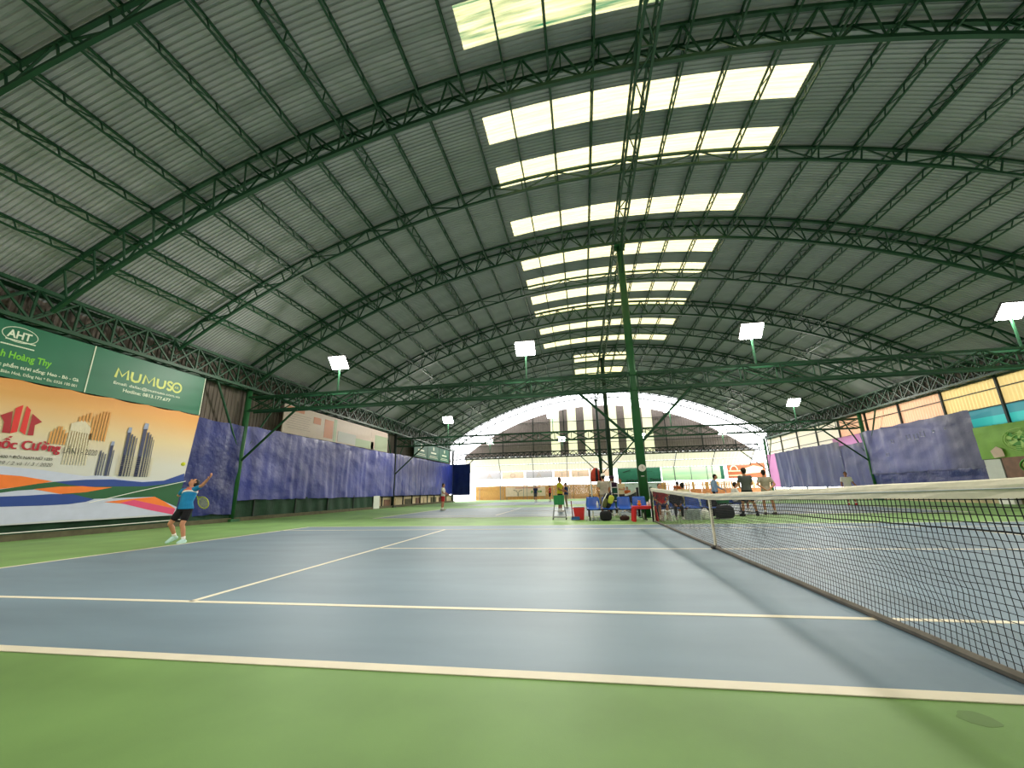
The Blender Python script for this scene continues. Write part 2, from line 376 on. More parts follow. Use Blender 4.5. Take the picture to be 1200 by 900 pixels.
# cross beams between wall columns and the middle columns
XC = {-2.1: .15, 14.3: .08, 30.7: .0, 47.1: -.03}
where = {-2.1: 'behind the viewpoint over the near end', 14.3: 'at the column with the clock', 30.7: 'at the second column line', 47.1: 'under the far striped gable'}
for y in GRID:
    for s in (-1, 1):
        xa, xb = XC[y]+s*.17, s*(XW-.2); za, zb = 5.08, 5.75
        t = thing('cross_beam', f"green lattice beam {where[y]}, half reaching the {'banner' if s < 0 else 'peach sheeting'} side", 'beam', ((xa+xb)/2, y, za))
        for dy in (-.2, .2):
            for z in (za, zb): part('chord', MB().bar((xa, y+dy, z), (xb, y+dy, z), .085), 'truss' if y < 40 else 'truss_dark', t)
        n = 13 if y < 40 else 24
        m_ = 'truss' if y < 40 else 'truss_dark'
        bars(t, 'web_bar', cross((xa, y-.2, za), (xb, y-.2, za), (xa, y-.2, zb), (xb, y-.2, zb), n, .045), m_)
        part('back_web', barmesh(cross((xa, y+.2, za), (xb, y+.2, za), (xa, y+.2, zb), (xb, y+.2, zb), n, .04)), m_, t, kind='stuff')
# middle columns
CL = {-2.1: 'middle column beside the near net post, out of the picture', 14.3: 'thick round green steel column with a white clock, in the middle of the hall', 30.7: 'dark green middle column behind the man in the white cap, second from the camera', 47.1: 'farthest and thinnest-looking middle column before the gable'}
for y in GRID:
    x = XC[y]; t = thing('steel_column', CL[y], 'column', (x, y, 0))
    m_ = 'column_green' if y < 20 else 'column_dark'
    part('shaft', MB().tube([(x, y, 0), (x, y, 5.7), (x, y, 11.85)], [.185, .17, .15], 20), m_, t, smooth=True)
    part('base_plate', MB().box((x, y, .015), (.55, .55, .03)), m_, t)
    part('collar', MB().tube([(x, y, 5.66), (x, y, 5.86)], .23, 20), m_, t); part('collar', MB().tube([(x, y, 5.0), (x, y, 5.16)], .22, 20), m_, t)
    part('head_plate', MB().box((x, y, 11.85), (.5, .5, .04)).box((x, y, 11.74), (.05, .46, .2)).box((x, y, 11.74), (.46, .05, .2)), m_, t)
    for s in (-1, 1): part('brace', MB().tube([(x+s*.12, y, 2.9), (x+s*2.3, y, 5.1)], .055, 8), 'truss', t)
    for s in (-1, 1): part('ridge_brace', MB().tube([(x, y+s*.1, 10.4), (x, y+s*1.4, 11.88)], .04, 8), 'truss', t)
WL = {(-1, -2.1): 'wall column on the banner side behind the viewpoint', (1, -2.1): 'wall column on the yellow sheeting side behind the viewpoint', (-1, 14.3): 'green wall column standing between the two nearest blue tarps, behind the serving player', (-1, 30.7): 'dark wall column where the long blue tarp ends, before the boy in red shorts', (-1, 47.1): 'farthest wall column on the banner side, at the corner of the dark blue tarp',
      (1, 30.7): 'green wall column behind the man in white among grey-blue tarps', (1, 47.1): 'far wall column beside the pink banner', (1, 14.3): 'wall column carrying the near cross beam on the peach sheeting side'}
for (s, y), lab in WL.items():
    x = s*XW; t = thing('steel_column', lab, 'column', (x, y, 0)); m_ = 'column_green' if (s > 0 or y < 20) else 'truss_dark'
    part('shaft', MB().tube([(x-s*.0, y, 0), (x, y, 6.2)], .13, 14), m_, t, smooth=True); part('base_plate', MB().box((x, y, .06), (.5, .5, .12)), m_, t)
    for dy in (-2.0, 2.0): part('eave_brace', MB().tube([(x, y+dy*.06, 3.1 if dy else 2.6), (x-s*.1, y+dy, 6.2)], .05, 8), 'truss', t)
    part('beam_brace', MB().tube([(x-s*.1, y, 2.75), (x-s*2.7, y, 5.1)], .055, 8), 'truss', t)

# ------------------------------------------------------------------ floodlights
LAMPS = [(x, y) for y in GRID for x in (-13.4, -4.4, 4.9, 13.9)]  # rear row is unseen, added to brighten the near court
LLAB = {-2.1: 'added unseen on the rear beam', 14.3: 'on the near beam', 30.7: 'on the second beam', 47.1: 'on the beam before the gable'}
LX = {-13.4: 'over the tarps beside the banner wall', -4.4: 'left of the middle column', 4.9: 'right of the middle column', 13.9: 'toward the peach sheeting'}
lp_pole = MB().bar((0, .12, -1.45), (0, .12, .1), .06).mesh('pole', 'truss'); 
lp_body = MB().box((0, .06, 0), (.86, .1, .7)).mesh('housing', 'lamp_body'); lp_br = MB().box((0, .14, 0), (.5, .06, .1)).mesh('bracket', 'lamp_body')
lp_glow = MB().grid(lambda u, v: (-.2+.4*u, 0, -.32+.64*v), 1, 1).mesh('light_panel', 'lamp_glow')
for x, y in LAMPS:
    t = thing('floodlight', f'lit white floodlight {LLAB[y]}, {LX[x]}', 'floodlight', (x, y-.2, 7.18), PI if y < 0 else 0)
    link('pole', lp_pole, t)
    R = Matrix.Rotation(math.radians(64 if y < 0 else 44), 4, 'X')
    h = link('housing', lp_body, t, mw=R); link('bracket', lp_br, t)
    for dx in (-.21, .21): link('light_panel', lp_glow, t, mw=R @ Matrix.Translation((dx, -.012+.0, 0)))

# ------------------------------------------------------------------ side walls
wl = struct('wall_left')
def clad_mesh(name, m, w, h, s=1, rib=.03, pitch=.2):
    """vertical corrugated sheet in the y-z plane, ribs vertical"""
    ys = []; k = 0
    while k*pitch < w-.01: ys += [(k*pitch, 0), (k*pitch+.1, 0), (k*pitch+.12, rib), (k*pitch+.17, rib)]; k += 1
    ys = [q for q in ys if q[0] < w]+[(w, 0)]; b = MB(); n = len(ys)
    b.add([(-s*r, y, z) for z in (0, h) for y, r in ys], [(i, i+1, n+i+1, n+i) for i in range(n-1)])
    return b.mesh(name, m)
cm = clad_mesh('cladding_sheet', 'cladding', SW, 7.3, -1)
for k in range(-8, 45): link('cladding_sheet', cm, wl, (-18.62, SW*k, 0))
part('curb', MB().box((-18.35, 19.5, .07), (.5, 55, .2)), 'curb', wl)
wr = struct('wall_right')
part('low_wall', MB().box((18.45, 19.5, .4), (.2, 55.2, .8)), 'low_wall', wr)
PY = [47.0-3.3*i for i in range(17)]
for y in PY: part('wall_post', MB().box((18.42, y, 3.3), (.1, .1, 6.6)), 'truss_dark', wr)
for z in (4.75, 5.6, 6.5): part('wall_rail', MB().bar((18.42, YN, z), (18.42, 47, z), .05), 'truss_dark', wr)
for a, b_ in zip(PY, PY[1:]):
    y = b_; m_ = 'sheet_cream' if y > 33 else 'sheet_peach' if y > 23.5 else 'sheet_yellow'
    lo = 4.45 if y > 33 else 4.75
    part('wall_sheet', MB().grid(lambda u, v, y=y, lo=lo: (18.5+.015*math.sin(u*3.3/.2*2*PI), y+u*3.3, lo+v*(6.12-lo)), 66, 1), m_, wr)
    part('wall_sheet', MB().grid(lambda u, v, y=y: (18.52+.015*math.sin(u*3.3/.2*2*PI), y+u*3.3, 6.1+v*1.4), 66, 1), 'cladding', wr)
for a, b_ in zip(PY, PY[1:]):
    if b_ < 23:
        part('back_sheet', MB().box((18.6, b_+1.65, 2.3), (.03, 3.28, 3.2)), 'cladding', wr)
    if b_ < 21:
        part('teal_sheet', MB().grid(lambda u, v, y=b_: (18.5, y+u*3.3, 4.3+v*.45), 8, 1), 'teal_dark', wr)
        part('teal_sheet', MB().grid(lambda u, v, y=b_: (18.5, y+u*3.3, 3.8+v*.5), 8, 1), 'teal', wr)

# unseen rear end behind the camera: sheets added to shut out daylight
wf = struct('wall_front')
for k in range(34):
    xa = -18.19+1.07*k; xb = xa+1.07
    part('cladding_sheet', MB().add([(xa, YN, 0), (xb, YN, 0), (xb, YN, ZC-R0+math.sqrt(R0*R0-min(abs(xb), XW)**2)), (xa, YN, ZC-R0+math.sqrt(R0*R0-min(abs(xa), XW)**2))], [(0, 1, 2, 3)]), 'cladding_gable', wf)
# ------------------------------------------------------------------ hanging tarps and banners
def hang(name, label, cat, x, y0, y1, z0, z1, m, s=1, fold=.05, seed=0, group=None, skew=0.0, sag=.05, nu=None, nv=16, lift=0.0):
    """cloth in the plane x (visible side s*+x); skew leans the bottom edge along y at the y1 end"""
    nu = nu or max(24, int((y1-y0)*7))
    def fn(u, v):
        y = y0+(y1-skew*(1-v)-y0)*u; n = noise.noise(Vector((y*.55, v*1.4, seed))); f = noise.noise(Vector((y*2.6, v*.7, seed+5)))
        f2 = noise.noise(Vector((y*1.1+v*3, v*5, seed+9)))
        edge = 1-.4*v
        d = fold*edge*(1.1*n+.8*f+.45*f2)
        z = z0+(z1-z0)*v+(1-v)*lift*u
        if m == 'tarp_haze': d -= .07*abs(math.sin((y-.4*v)*PI/1.75))**.6-.05
        if v == 0: z += .07*noise.noise(Vector((y*.8, 3, seed)))+.03*noise.noise(Vector((y*3, 7, seed)))
        if v == 1: z -= sag*abs(math.sin(y*PI/1.5))
        return (x+s*d, y, z)
    b = MB().grid(fn, nu, nv)
    return solo(name, b, m, label, cat, (x, (y0+y1)/2, z0), True, group)
# near banner with print
BX = -18.05
bn = thing('banner', 'large orange tournament banner with red house emblem and city towers, on the wall', 'banner', (BX, 7.1, .4))
def bfn(u, v):
    y = 2.5+(11.73-.28*(1-v)-2.5)*u; z = .44+4.02*v
    d = .004*noise.noise(Vector((y*.6, z*.5, 2)))+.003*noise.noise(Vector((y*2.2, z, 8)))
    if v == 1: z -= .05*abs(math.sin(y*PI/1.2))
    return (BX+d, y, z)
cb = MB().grid(bfn, 70, 30); part('cloth', cb, 'banner', bn, True)
pf = lambda i: (lambda a, b, d: (BX+.008+.0008*i+d, a, b))
PRINT = [
    ('swoosh','p_lav',[(5.0,2.1),(6.13, 2.03), (7.07, 1.96), (8.18, 1.82), (8.57, 1.87), (9.48, 1.73), (10.8, 1.74), (11.46, 0.72), (11.38, 0.47), (10.32, 0.5), (9.18, 0.47), (7.81, 0.5), (6.49, 0.47),(5.0,.5)]),
    ('swoosh','p_orange',[(5.0,1.9),(6.18, 1.8), (6.63, 1.77), (7.38, 1.64), (7.06, 1.56), (6.61, 1.47), (6.27, 1.41),(5.0,1.2)]),
    ('swoosh','p_green',[(5.0,1.1),(5.0,1.25), (6.27, 1.4), (6.61, 1.47), (7.06, 1.57), (7.42, 1.63), (8.21, 1.66), (9.06, 1.56), (10.08, 1.62), (11.55, 1.75), (11.46, 0.75), (10.49, 1.15), (9.15, 1.12), (8.33, 1.1), (8.23, 1.13), (7.63, 1.28), (6.99, 1.4), (6.63, 1.37),(6.29,1.31)]),
    ('swoosh','p_blue',[(7.42, 1.63), (8.2, 1.71), (9.02, 1.74), (9.97, 1.67), (10.75, 1.74), (11.53, 2.04), (11.55, 1.74), (10.83, 1.61), (10.11, 1.52), (9.07, 1.51), (8.25, 1.49), (7.78, 1.55)]),
    ('swoosh','p_orange',[(6.97, 1.41), (7.58, 1.49), (8.15, 1.51), (8.53, 1.48), (9.03, 1.48), (8.63, 1.39), (8.29, 1.32), (7.63, 1.27), (7.32, 1.34)]),
    ('swoosh','p_blue',[(5.0,1.1),(6.31, 1.21), (6.84, 1.23), (7.42, 1.27), (7.96, 1.26), (8.32, 1.16), (8.57, 1.1), (8.35, 1.02), (7.91, 0.96), (7.29, 0.94), (6.37, 0.94),(5.0,.9)]),
    ('swoosh','p_orange',[(8.88, 1.0), (9.62, 1.08), (10.52, 1.15), (10.96, 0.95), (11.42, 0.68), (10.67, 0.78), (9.65, 0.91)]),
    ('swoosh','p_magenta',[(9.37, 0.96), (9.81, 1.05), (10.55, 0.88), (11.42, 0.68), (11.36, 0.47), (10.38, 0.69)]),
    ('emblem','p_darkred',[(5.83, 3.39), (6.05, 3.55), (6.12, 2.93), (5.96, 2.93), (5.94, 3.22)]),
    ('emblem','p_red',[(6.09, 3.64), (6.23, 3.76), (6.26, 2.99), (6.13, 2.92)]),
    ('emblem','p_red',[(6.31, 3.75), (6.42, 3.65), (6.45, 2.92), (6.31, 3.02)]),
    ('emblem','p_darkred',[(6.48, 3.55), (6.74, 3.35), (6.6, 3.23), (6.63, 2.93), (6.5, 2.92)]),
    ('tower','p_pale',[(7.45, 3.42), (7.75, 3.58), (8.04, 3.31), (8.05, 3.15), (7.46, 3.2)])]
for i in range(9): PRINT.append(('tower', 'p_pale', [(7.47+i*.075, 2.15), (7.46+i*.068, 3.18), (7.5+i*.068, 3.18), (7.5+i*.075, 2.15)]))
for i in range(6):   # ochre striped towers
    y = 7.0+i*.075; PRINT.append(('tower', 'p_ochre', [(y, 2.74), (y, 3.1+.18*min(i, 5-i)/2), (y+.045, 3.12+.18*min(i, 5-i)/2), (y+.045, 2.74)]))
for i in range(4):
    y = 7.62+i*.09; PRINT.append(('tower', 'p_ochre', [(y, 3.52+.02*i), (y, 3.66+.06*i), (y+.05, 3.68+.06*i), (y+.05, 3.5+.01*i)]))
for i in range(6):
    y = 8.0+i*.085; PRINT.append(('tower', 'p_ochre', [(y, 3.0), (y, 3.75+.07*min(i, 3)), (y+.05, 3.76+.07*min(i, 3)), (y+.05, 2.95)]))
for y, zt, w in ((8.42, 2.65, .04), (8.5, 2.6, .03), (8.58, 2.55, .03), (8.68, 2.85, .09), (8.8, 2.7, .03), (9.12, 3.35, .1), (9.26, 3.3, .05), (9.36, 3.25, .04), (9.45, 3.2, .03), (9.62, 3.55, .13), (9.8, 3.45, .06), (9.9, 3.38, .04), (9.98, 3.3, .03), (10.06, 3.2, .02)):
    PRINT.append(('tower', 'p_navy', [(y, 1.85), (y, zt), (y+w, zt+.03), (y+w, 1.85)]))
for y, z0_, z1_, w in ((8.67, 2.85, 3.0, .11), (9.1, 3.35, 3.55, .13), (9.6, 3.55, 3.78, .17)): PRINT.append(('tower', 'p_steel', [(y, z0_), (y+w*.2, z1_), (y+w, z1_), (y+w, z0_)]))
for i in range(14): PRINT.append(('tower', 'p_pale', [(9.0, 1.9+.05*i), (10.2, 1.88+.05*i), (10.2, 1.9+.05*i), (9.0, 1.92+.05*i)]))
for i, (n_, m_, pts) in enumerate(PRINT): part(n_, MB().prism(pts, pf(min(i, 14)), .0004), m_, bn)
YX, ZX = (0, 1, 0), (0, 0, 1); TX = BX+.022
for dy in (0, .008, .016, .024, .032): text('Quốc Cường', bn, 'p_wine', (TX+dy*.02, 5.59+dy, 2.51), YX, ZX, width=1.73, height=.27, bold=0)
text('LẦN I - 2020', bn, 'p_text', (TX, 7.42, 2.49), YX, ZX, width=.92, height=.18)
text('ĐÔI NAM 1275 - 1400 * ĐÔI NAM NỮ 1225', bn, 'p_text', (TX, 5.2, 2.25), YX, ZX, width=2.02, height=.075, bold=.02)
text('29 / 2 và 1/ 3 / 2020', bn, 'p_text', (TX, 6.05, 2.07), YX, ZX, width=1.2, height=.1, shear=.2)
# green sign boards above
def board(name, label, y0, y1):
    t = thing(name, label, 'sign', (-18.1, (y0+y1)/2, 4.46)); part('panel', MB().box((-18.09, (y0+y1)/2, 5.26), (.05, y1-y0, 1.6)), 'sign_green', t); return t
SX = -18.062
s1 = board('sign_board', 'green sign with oval white emblem and lime lettering above the orange banner', 2.4, 7.57)
part('edge_strip', MB().box((-18.06, 7.585, 5.26), (.02, .03, 1.6)), 'white_print', s1)
text('Anh Hoàng Thy', s1, 'lime_print', (SX, 5.2, 5.02), YX, ZX, width=1.4, height=.2, bold=.03)
text('Thực phẩm tươi sống: Heo - Bò - Gà', s1, 'white_print', (SX, 5.25, 4.76), YX, ZX, width=2.11, height=.1, bold=.02)
text('Ninh, Biên Hoà, Đồng Nai * Đt: 0326 100 001', s1, 'white_print', (SX, 5.3, 4.575), YX, ZX, width=2.05, height=.085, bold=.012)
text('AHT', s1, 'white_print', (SX, 5.47, 5.615), YX, ZX, width=.53, height=.22, bold=.03)
def ring(cy, cz, ry, rz, w, x, n=32):
    b = MB(); b.tube([(x, cy+ry*math.cos(2*PI*k/n), cz+rz*math.sin(2*PI*k/n)) for k in range(n+1)], w, 8, False); b.v = [(x+(a-x)*.08, p, q) for a, p, q in b.v]; return b
part('emblem_ring', ring(5.75, 5.725, .39, .22, .009, SX), 'white_print', s1)
def dashes(parent, m, fn, u0, u1, z, h):
    b = MB(); u = u0
    while u < u1:
        w = h*(.5+1.1*rnd.random()); b.box(fn(u+w/2, z), tuple(abs(a-c)+.006 if i < 2 else h for i, (a, c) in enumerate(zip(fn(u+w, z), fn(u, z))))); u += w+h*.35
    part('small_print', b, m, parent)
dashes(s1, 'white_print', lambda u, z: (SX, u, z), 5.47, 6.1, 5.545, .035)
dashes(s1, 'white_print', lambda u, z: (SX, u, z), 5.4, 6.12, 5.39, .035)
s2 = board('sign_board', 'green sign reading MUMUSO in gold, at the right above the banner', 7.6, 11.72)
part('edge_strip', MB().box((-18.06, 11.71, 5.26), (.02, .03, 1.6)), 'white_print', s2)
def stroke(pts, y0, w, h=.33, z0=5.19, r=.042):
    q = MB().tube([(SX, y0+a*w, z0+c*h) for a, c in pts], r, 8)
    q.v = [(SX+(a-SX)*.08, b, c) for a, b, c in q.v]; part('letter', q, 'gold_print', s2)
GM = [(0, 0), (.1, 1), (.5, .25), (.9, 1), (1, 0)]; GU = [(0, 1), (0, .35), (.12, .1), (.5, 0), (.88, .1), (1, .35), (1, 1)]; GS = [(.95, .85), (.6, 1), (.2, .95), (.05, .75), (.25, .58), (.75, .44), (.95, .25), (.8, .05), (.4, 0), (.03, .15)]
for g_, y_, w_ in ((GM, 8.35, .4), (GU, 8.86, .28), (GM, 9.27, .4), (GU, 9.78, .28), (GS, 10.16, .2)): stroke(g_, y_, w_)
part('emblem_ring', ring(10.56, 5.355, .175, .18, .035, SX), 'gold_print', s2)
text('KR', s2, 'gold_print', (SX, 10.47, 5.31), YX, ZX, width=.17, height=.09, bold=.02)
text('Email: dailac@mumuso.com.vn', s2, 'white_print', (SX, 8.34, 4.96), YX, ZX, width=2.4, height=.1, bold=.01)
text('Hotline: 0813.177.677', s2, 'white_print', (SX, 8.68, 4.745), YX, ZX, width=1.72, height=.12, bold=.02)
# ropes along the banner
def rope(pts, label, r=.014):
    q = []
    for a, b in zip(pts, pts[1:]):
        for i in range(8): q.append(Vector(a).lerp(Vector(b), i/8))
    q.append(Vector(pts[-1])); o = solo('rope', MB().tube(q, r, 6), 'white', label, 'rope', q[0]); return o
rope([(BX+.12, 5.0, .3), (BX+.12, 8.36, .985), (BX+.12, 9.71, 1.32), (BX+.12, 11.53, 1.73)][1:], 'white rope slanting up across the lower right of the orange banner', .012)
rope([(BX+.12, 3.0, .22), (BX+.14, 8.52, .24), (BX+.12, 11.6, .27)], 'white rope stretched level under the hem of the orange banner', .014)
solo('windscreen', MB().grid(lambda u, v: (-18.2+.02*math.sin(u*60), 2.5+u*9.2, .1+v*.5), 60, 3), 'mesh_green', 'dark green screen strip under the orange banner', 'screen', (-18.2, 7, .1))
hang('tarp', 'dark blue tarp hanging between the orange banner and the nearest wall column, behind the server', 'tarp', -18.15, 11.3, 14.25, .34, 4.4, 'tarp_deep', 1, .11, 1, nv=24)
hang('tarp', 'long pale-topped blue tarp under the faded pink poster board', 'tarp', -18.12, 14.2, 30.6, .93, 4.45, 'tarp_mid', 1, .09, 2, nv=26)
hang('tarp', 'blue tarp under the small green three-panel sign, behind the boy in red shorts', 'tarp', -18.12, 30.7, 47.1, .95, 4.5, 'tarp_mid', 1, .08, 3, nv=18)
b = MB().grid(lambda u, v: (-18.1+2.2*u, 47.0+.05*noise.noise(Vector((u*4, v*2, 4))), .8+3.75*v-.25*u*0), 20, 14)
solo('tarp', b, 'tarp_dark', 'short dark navy tarp turned across the far corner beside the bamboo fence', 'tarp', (-17, 47, .8), True)
solo('windscreen', MB().grid(lambda u, v: (-18.2+.03*math.sin(u*90+v), 12+u*15.2, .12+v*.9), 120, 4), 'mesh_green', 'dark green mesh strip along the floor under the long blue tarp', 'screen', (-18.2, 19.5, .1))
for i, y in enumerate((15.5, 18.5, 21.5, 24.5)): solo('fence_post', MB().bar((-18.15, y, 0), (-18.15, y, 1.05), .06), 'truss_dark', 'short dark post in the green mesh strip, '+('right of the nearest wall column', 'second from that column', 'second from the white board', 'next to the white board')[i], 'post', (-18.15, y, 0), group='posts of the green mesh strip')
# open strip with pale board and posts past the mesh
solo('board', MB().box((-18.1, 27.7, .5), (.05, .95, .95)), 'white_panel', 'white board standing under the end of the long blue tarp', 'board', (-18.1, 27.7, .02))
pw = struct('trim_1'); part('low_wall', MB().box((-18.45, 38, .42), (.1, 20, .84)), 'low_wall', pw)
for k in range(9): part('fence_post', MB().bar((-18.3, 29+2*k, 0), (-18.3, 29+2*k, .98), .09), 'truss_dark', pw)
for k in range(7): part('fence_panel', MB().box((-18.36, 30+2.2*k, .35+.05*(k % 2)), (.05, 1.0+.3*(k % 3), .6)), ('brown_poster', 'low_wall', 'curb')[k % 3], pw)
# faded poster board
pb = thing('poster_board', 'long faded pinkish-white poster board above the long blue tarp', 'sign', (-18.1, 22.8, 4.42))
part('panel', MB().box((-18.1, 22.8, 5.22), (.05, 12.3, 1.58)), 'board_pinkwhite', pb)
for y0_, y1_, z0_, z1_, m_ in ((16.85, 18.3, 5.7, 5.95, 'board_orange'), (20.3, 21.2, 4.6, 5.75, 'board_orange'), (19.2, 19.9, 5.3, 5.7, 'board_orange'), (21.3, 21.6, 4.45, 5.9, 'board_sage'), (21.8, 24, 4.5, 5.2, 'board_grey'), (24.0, 26.6, 4.45, 5.0, 'board_sage'), (26.8, 28.9, 4.45, 5.6, 'board_sage'), (26.2, 26.75, 4.45, 5.75, 'board_pinkwhite')):
    part('print_block', MB().box((-18.07, (y0_+y1_)/2, (z0_+z1_)/2), (.008, y1_-y0_, z1_-z0_)), m_, pb)
for i in range(7): part('print_line', MB().box((-18.068, 18.0-.1*(i % 3), 5.55-.13*i), (.006, 1.9, .025)), 'ink_faint', pb)
g3 = thing('sign_board', 'small teal green sign of three panels above the farther blue tarp', 'sign', (-18.1, 40, 4.55))
for k in range(3):
    ya = 34.5+3.55*k; pn = part('panel', MB().box((-18.1, ya+1.75, 5.32), (.05, 3.45, 1.5)), 'poster_teal', g3)
    part('mark', MB().box((-18.06, ya+1.75, 5.75), (.01, .3, .35)), 'white_print', g3); part('mark', MB().box((-18.06, ya+1.75, 5.3), (.01, 1.6, .16)), 'white_print', g3); part('mark', MB().box((-18.06, ya+1.75, 4.95), (.01, 2.2, .05)), 'white_print', g3); part('mark', MB().box((-18.06, ya+1.75, 4.8), (.01, 2.6, .05)), 'white_print', g3)
# right side
gt = hang('tarp', 'grey-blue tarp with folds hanging right of the green wall column, beside the green poster', 'tarp', 18.1, 22.15, 30.95, 1.75, 4.8, 'tarp_haze', -1, .1, 11, nv=18)
hang('tarp', 'deep blue lower tarp strip just above the net tape, under the grey-blue tarp', 'tarp', 18.14, 21.9, 30.9, .3, 1.85, 'tarp_deep', -1, .1, 12, nv=12)
for i, (a, c, sd) in enumerate(((30.9, 33.8, 13), (33.7, 37.9, 14), (37.8, 45.0, 15))):
    hang('tarp', ('hazy blue tarp behind the man in white, left of the green column', 'hazy blue tarp in the middle of the far right wall', 'hazy purple-blue tarp next to the pink banner')[i], 'tarp', 18.12, a, c, .95, (4.1, 4.45, 4.5)[i], 'tarp_haze', -1, .1, sd)
for yy, zz, q in ((27.6, 3.75, .2), (26.2, 3.85, .28), (25.6, 3.8, .3), (25.1, 3.9, .3), (24.3, 3.95, .12), (23.5, 4.0, .1), (28.3, 2.95, .2)):
    part('faint_print', MB().tube([(17.86, yy-q/2, zz-q/2), (17.86, yy+q/2, zz-q/2), (17.86, yy+q/2, zz+q/2), (17.86, yy-q/2, zz+q/2), (17.86, yy-q/2, zz-q/2)], .014, 4), 'steel_grey', gt)
hang('banner', 'small pink banner strip above the hazy tarp left of the green wall column', 'banner', 18.2, 31, 34.6, 3.9, 4.75, 'pink_banner', -1, .02, 16)
hang('banner', 'tall pink banner at the far end of the right wall', 'banner', 18.16, 44.8, 47.0, 1.0, 4.5, 'pink_banner', -1, .03, 17)
po = thing('poster', 'torn lime green poster with a leafy print beside the grey-blue tarp', 'poster', (18.1, 19, 2.2))
part('sheet', MB().grid(lambda u, v: (18.1-.03*noise.noise(Vector((u*5, v*3, 1))), 22.2-u*6.2, 2.18+1.62*v-.05*u), 30, 10), 'poster_green', po)
for k in range(14):
    a = 2*PI*k/14; r = .35+.25*(k % 3)/2
    part('leaf', MB().prism([(r*.2, -.06), (r, -.12), (r*1.35, 0), (r, .12), (r*.2, .06)], lambda p, q, d, a=a: (18.04-d-.0015*k, 20.0+(p*math.cos(a)-q*math.sin(a))*1.1, 2.95+.85*(p*math.sin(a)+q*math.cos(a))*.8), .004), ('leaf_green', 'leaf_light', 'leaf_green')[k % 3], po)
for k in range(5):
    r = .3+.1*k
    part('swirl', MB().tube([(18.02, 20.0+1.1*r*math.cos(a_*.35+k), 2.95+.75*r*math.sin(a_*.35+k)) for a_ in range(13)], .018, 5), 'leaf_light', po)
for yy, zz in ((21.2, 2.45), (19.0, 3.2)):
    part('tear', MB().prism([(-.3, -.2), (.25, -.25), (.35, .1), (0, .3), (-.25, .15)], lambda p, q, d, yy=yy, zz=zz: (18.03-d, yy+p, zz+q), .004), 'pale_poster', po)
bp_ = thing('poster', 'brown poster with concentric green rings below the lime green poster', 'poster', (18.1, 19.4, 1.2))
part('sheet', MB().box((18.12, 19.6, 1.72), (.04, 3.2, .95)), 'brown_poster', bp_)
for r, m_ in ((.62, 'leaf_green'), (.5, 'leaf_light'), (.4, 'leaf_green'), (.3, 'poster_rust')):
    part('ring_print', MB().tube([(18.08-.003*(1-r), 19.6+1.3*r*math.cos(2*PI*k/28), 1.75+.62*r*math.sin(2*PI*k/28)) for k in range(29)], .035, 5, False), m_, bp_)
solo('panel', MB().box((18.16, 21.75, 1.65), (.05, .85, 1.0)), 'white_panel', 'plain grey-white panel between the blue tarp and the brown poster', 'panel', (18.16, 21.75, 1.1))
solo('windscreen', MB().grid(lambda u, v: (18.2+.02*math.sin(u*50), 10+u*10.9, .12+v*.85), 60, 3), 'mesh_green', 'dark green mesh strip along the floor under the brown poster', 'screen', (18.2, 15, .1))
solo('box', MB().box((18.05, 21.4, .43), (.3, .75, .86)), 'white', 'white box standing by the low wall beside the deep blue tarp', 'box', (18.05, 21.4, 0))

# ------------------------------------------------------------------ far end
gw = struct('wall_back')
RG = 28.3
def gz(x): return 11.62-(RG-math.sqrt(max(RG*RG-x*x, 0)))
STR = [(-5.9, -4.75), (-3.7, -2.6), (-1.6, -.5), (1.35, 2.5), (3.45, 4.55), (5.6, 6.75)]
cuts = sorted([c for s in STR for c in s]); pieces = []
xs_ = [-17.4]+cuts+[17.8]
for i in range(len(xs_)-1):
    a, c = xs_[i], xs_[i+1]; clear = (a, c) in STR; n = 1 if clear else max(1, round((c-a)/1.1))
    for k in range(n): pieces.append((a+(c-a)*k/n, a+(c-a)*(k+1)/n, clear))
for a, c, clear in pieces:
    n = 12; b = MB(); vs = []
    for j in range(2):
        for i in range(n+1):
            x = a+(c-a)*i/n; vs.append((x, 49.5+(.03 if i % 3 == 1 else 0), 5.45 if j == 0 else max(5.5, gz(x))))
    b.add(vs, [(i, i+1, n+2+i, n+1+i) for i in range(n)])
    part('clear_strip' if clear else 'cladding_sheet', b, 'gable_clear' if clear else 'cladding_gable', gw)
for z in (6.9, 8.3, 9.7): 
    xx = math.sqrt(max(0, RG*RG-(RG-(11.62-z))**2)); part('girt', MB().bar((-xx, 49.4, z), (xx, 49.4, z), .06), 'truss_dark', gw)
for x in (-12.2, -8.2, -4.2, 8.2, 12.3, 16): part('gable_post', MB().bar((x, 49.35, 5.2), (x, 49.35, gz(x)), .09), 'truss_dark', gw)
part('bottom_chord', MB().bar((-17.3, 49.4, 5.5), (17.8, 49.4, 5.5), .1), 'truss_dark', gw)
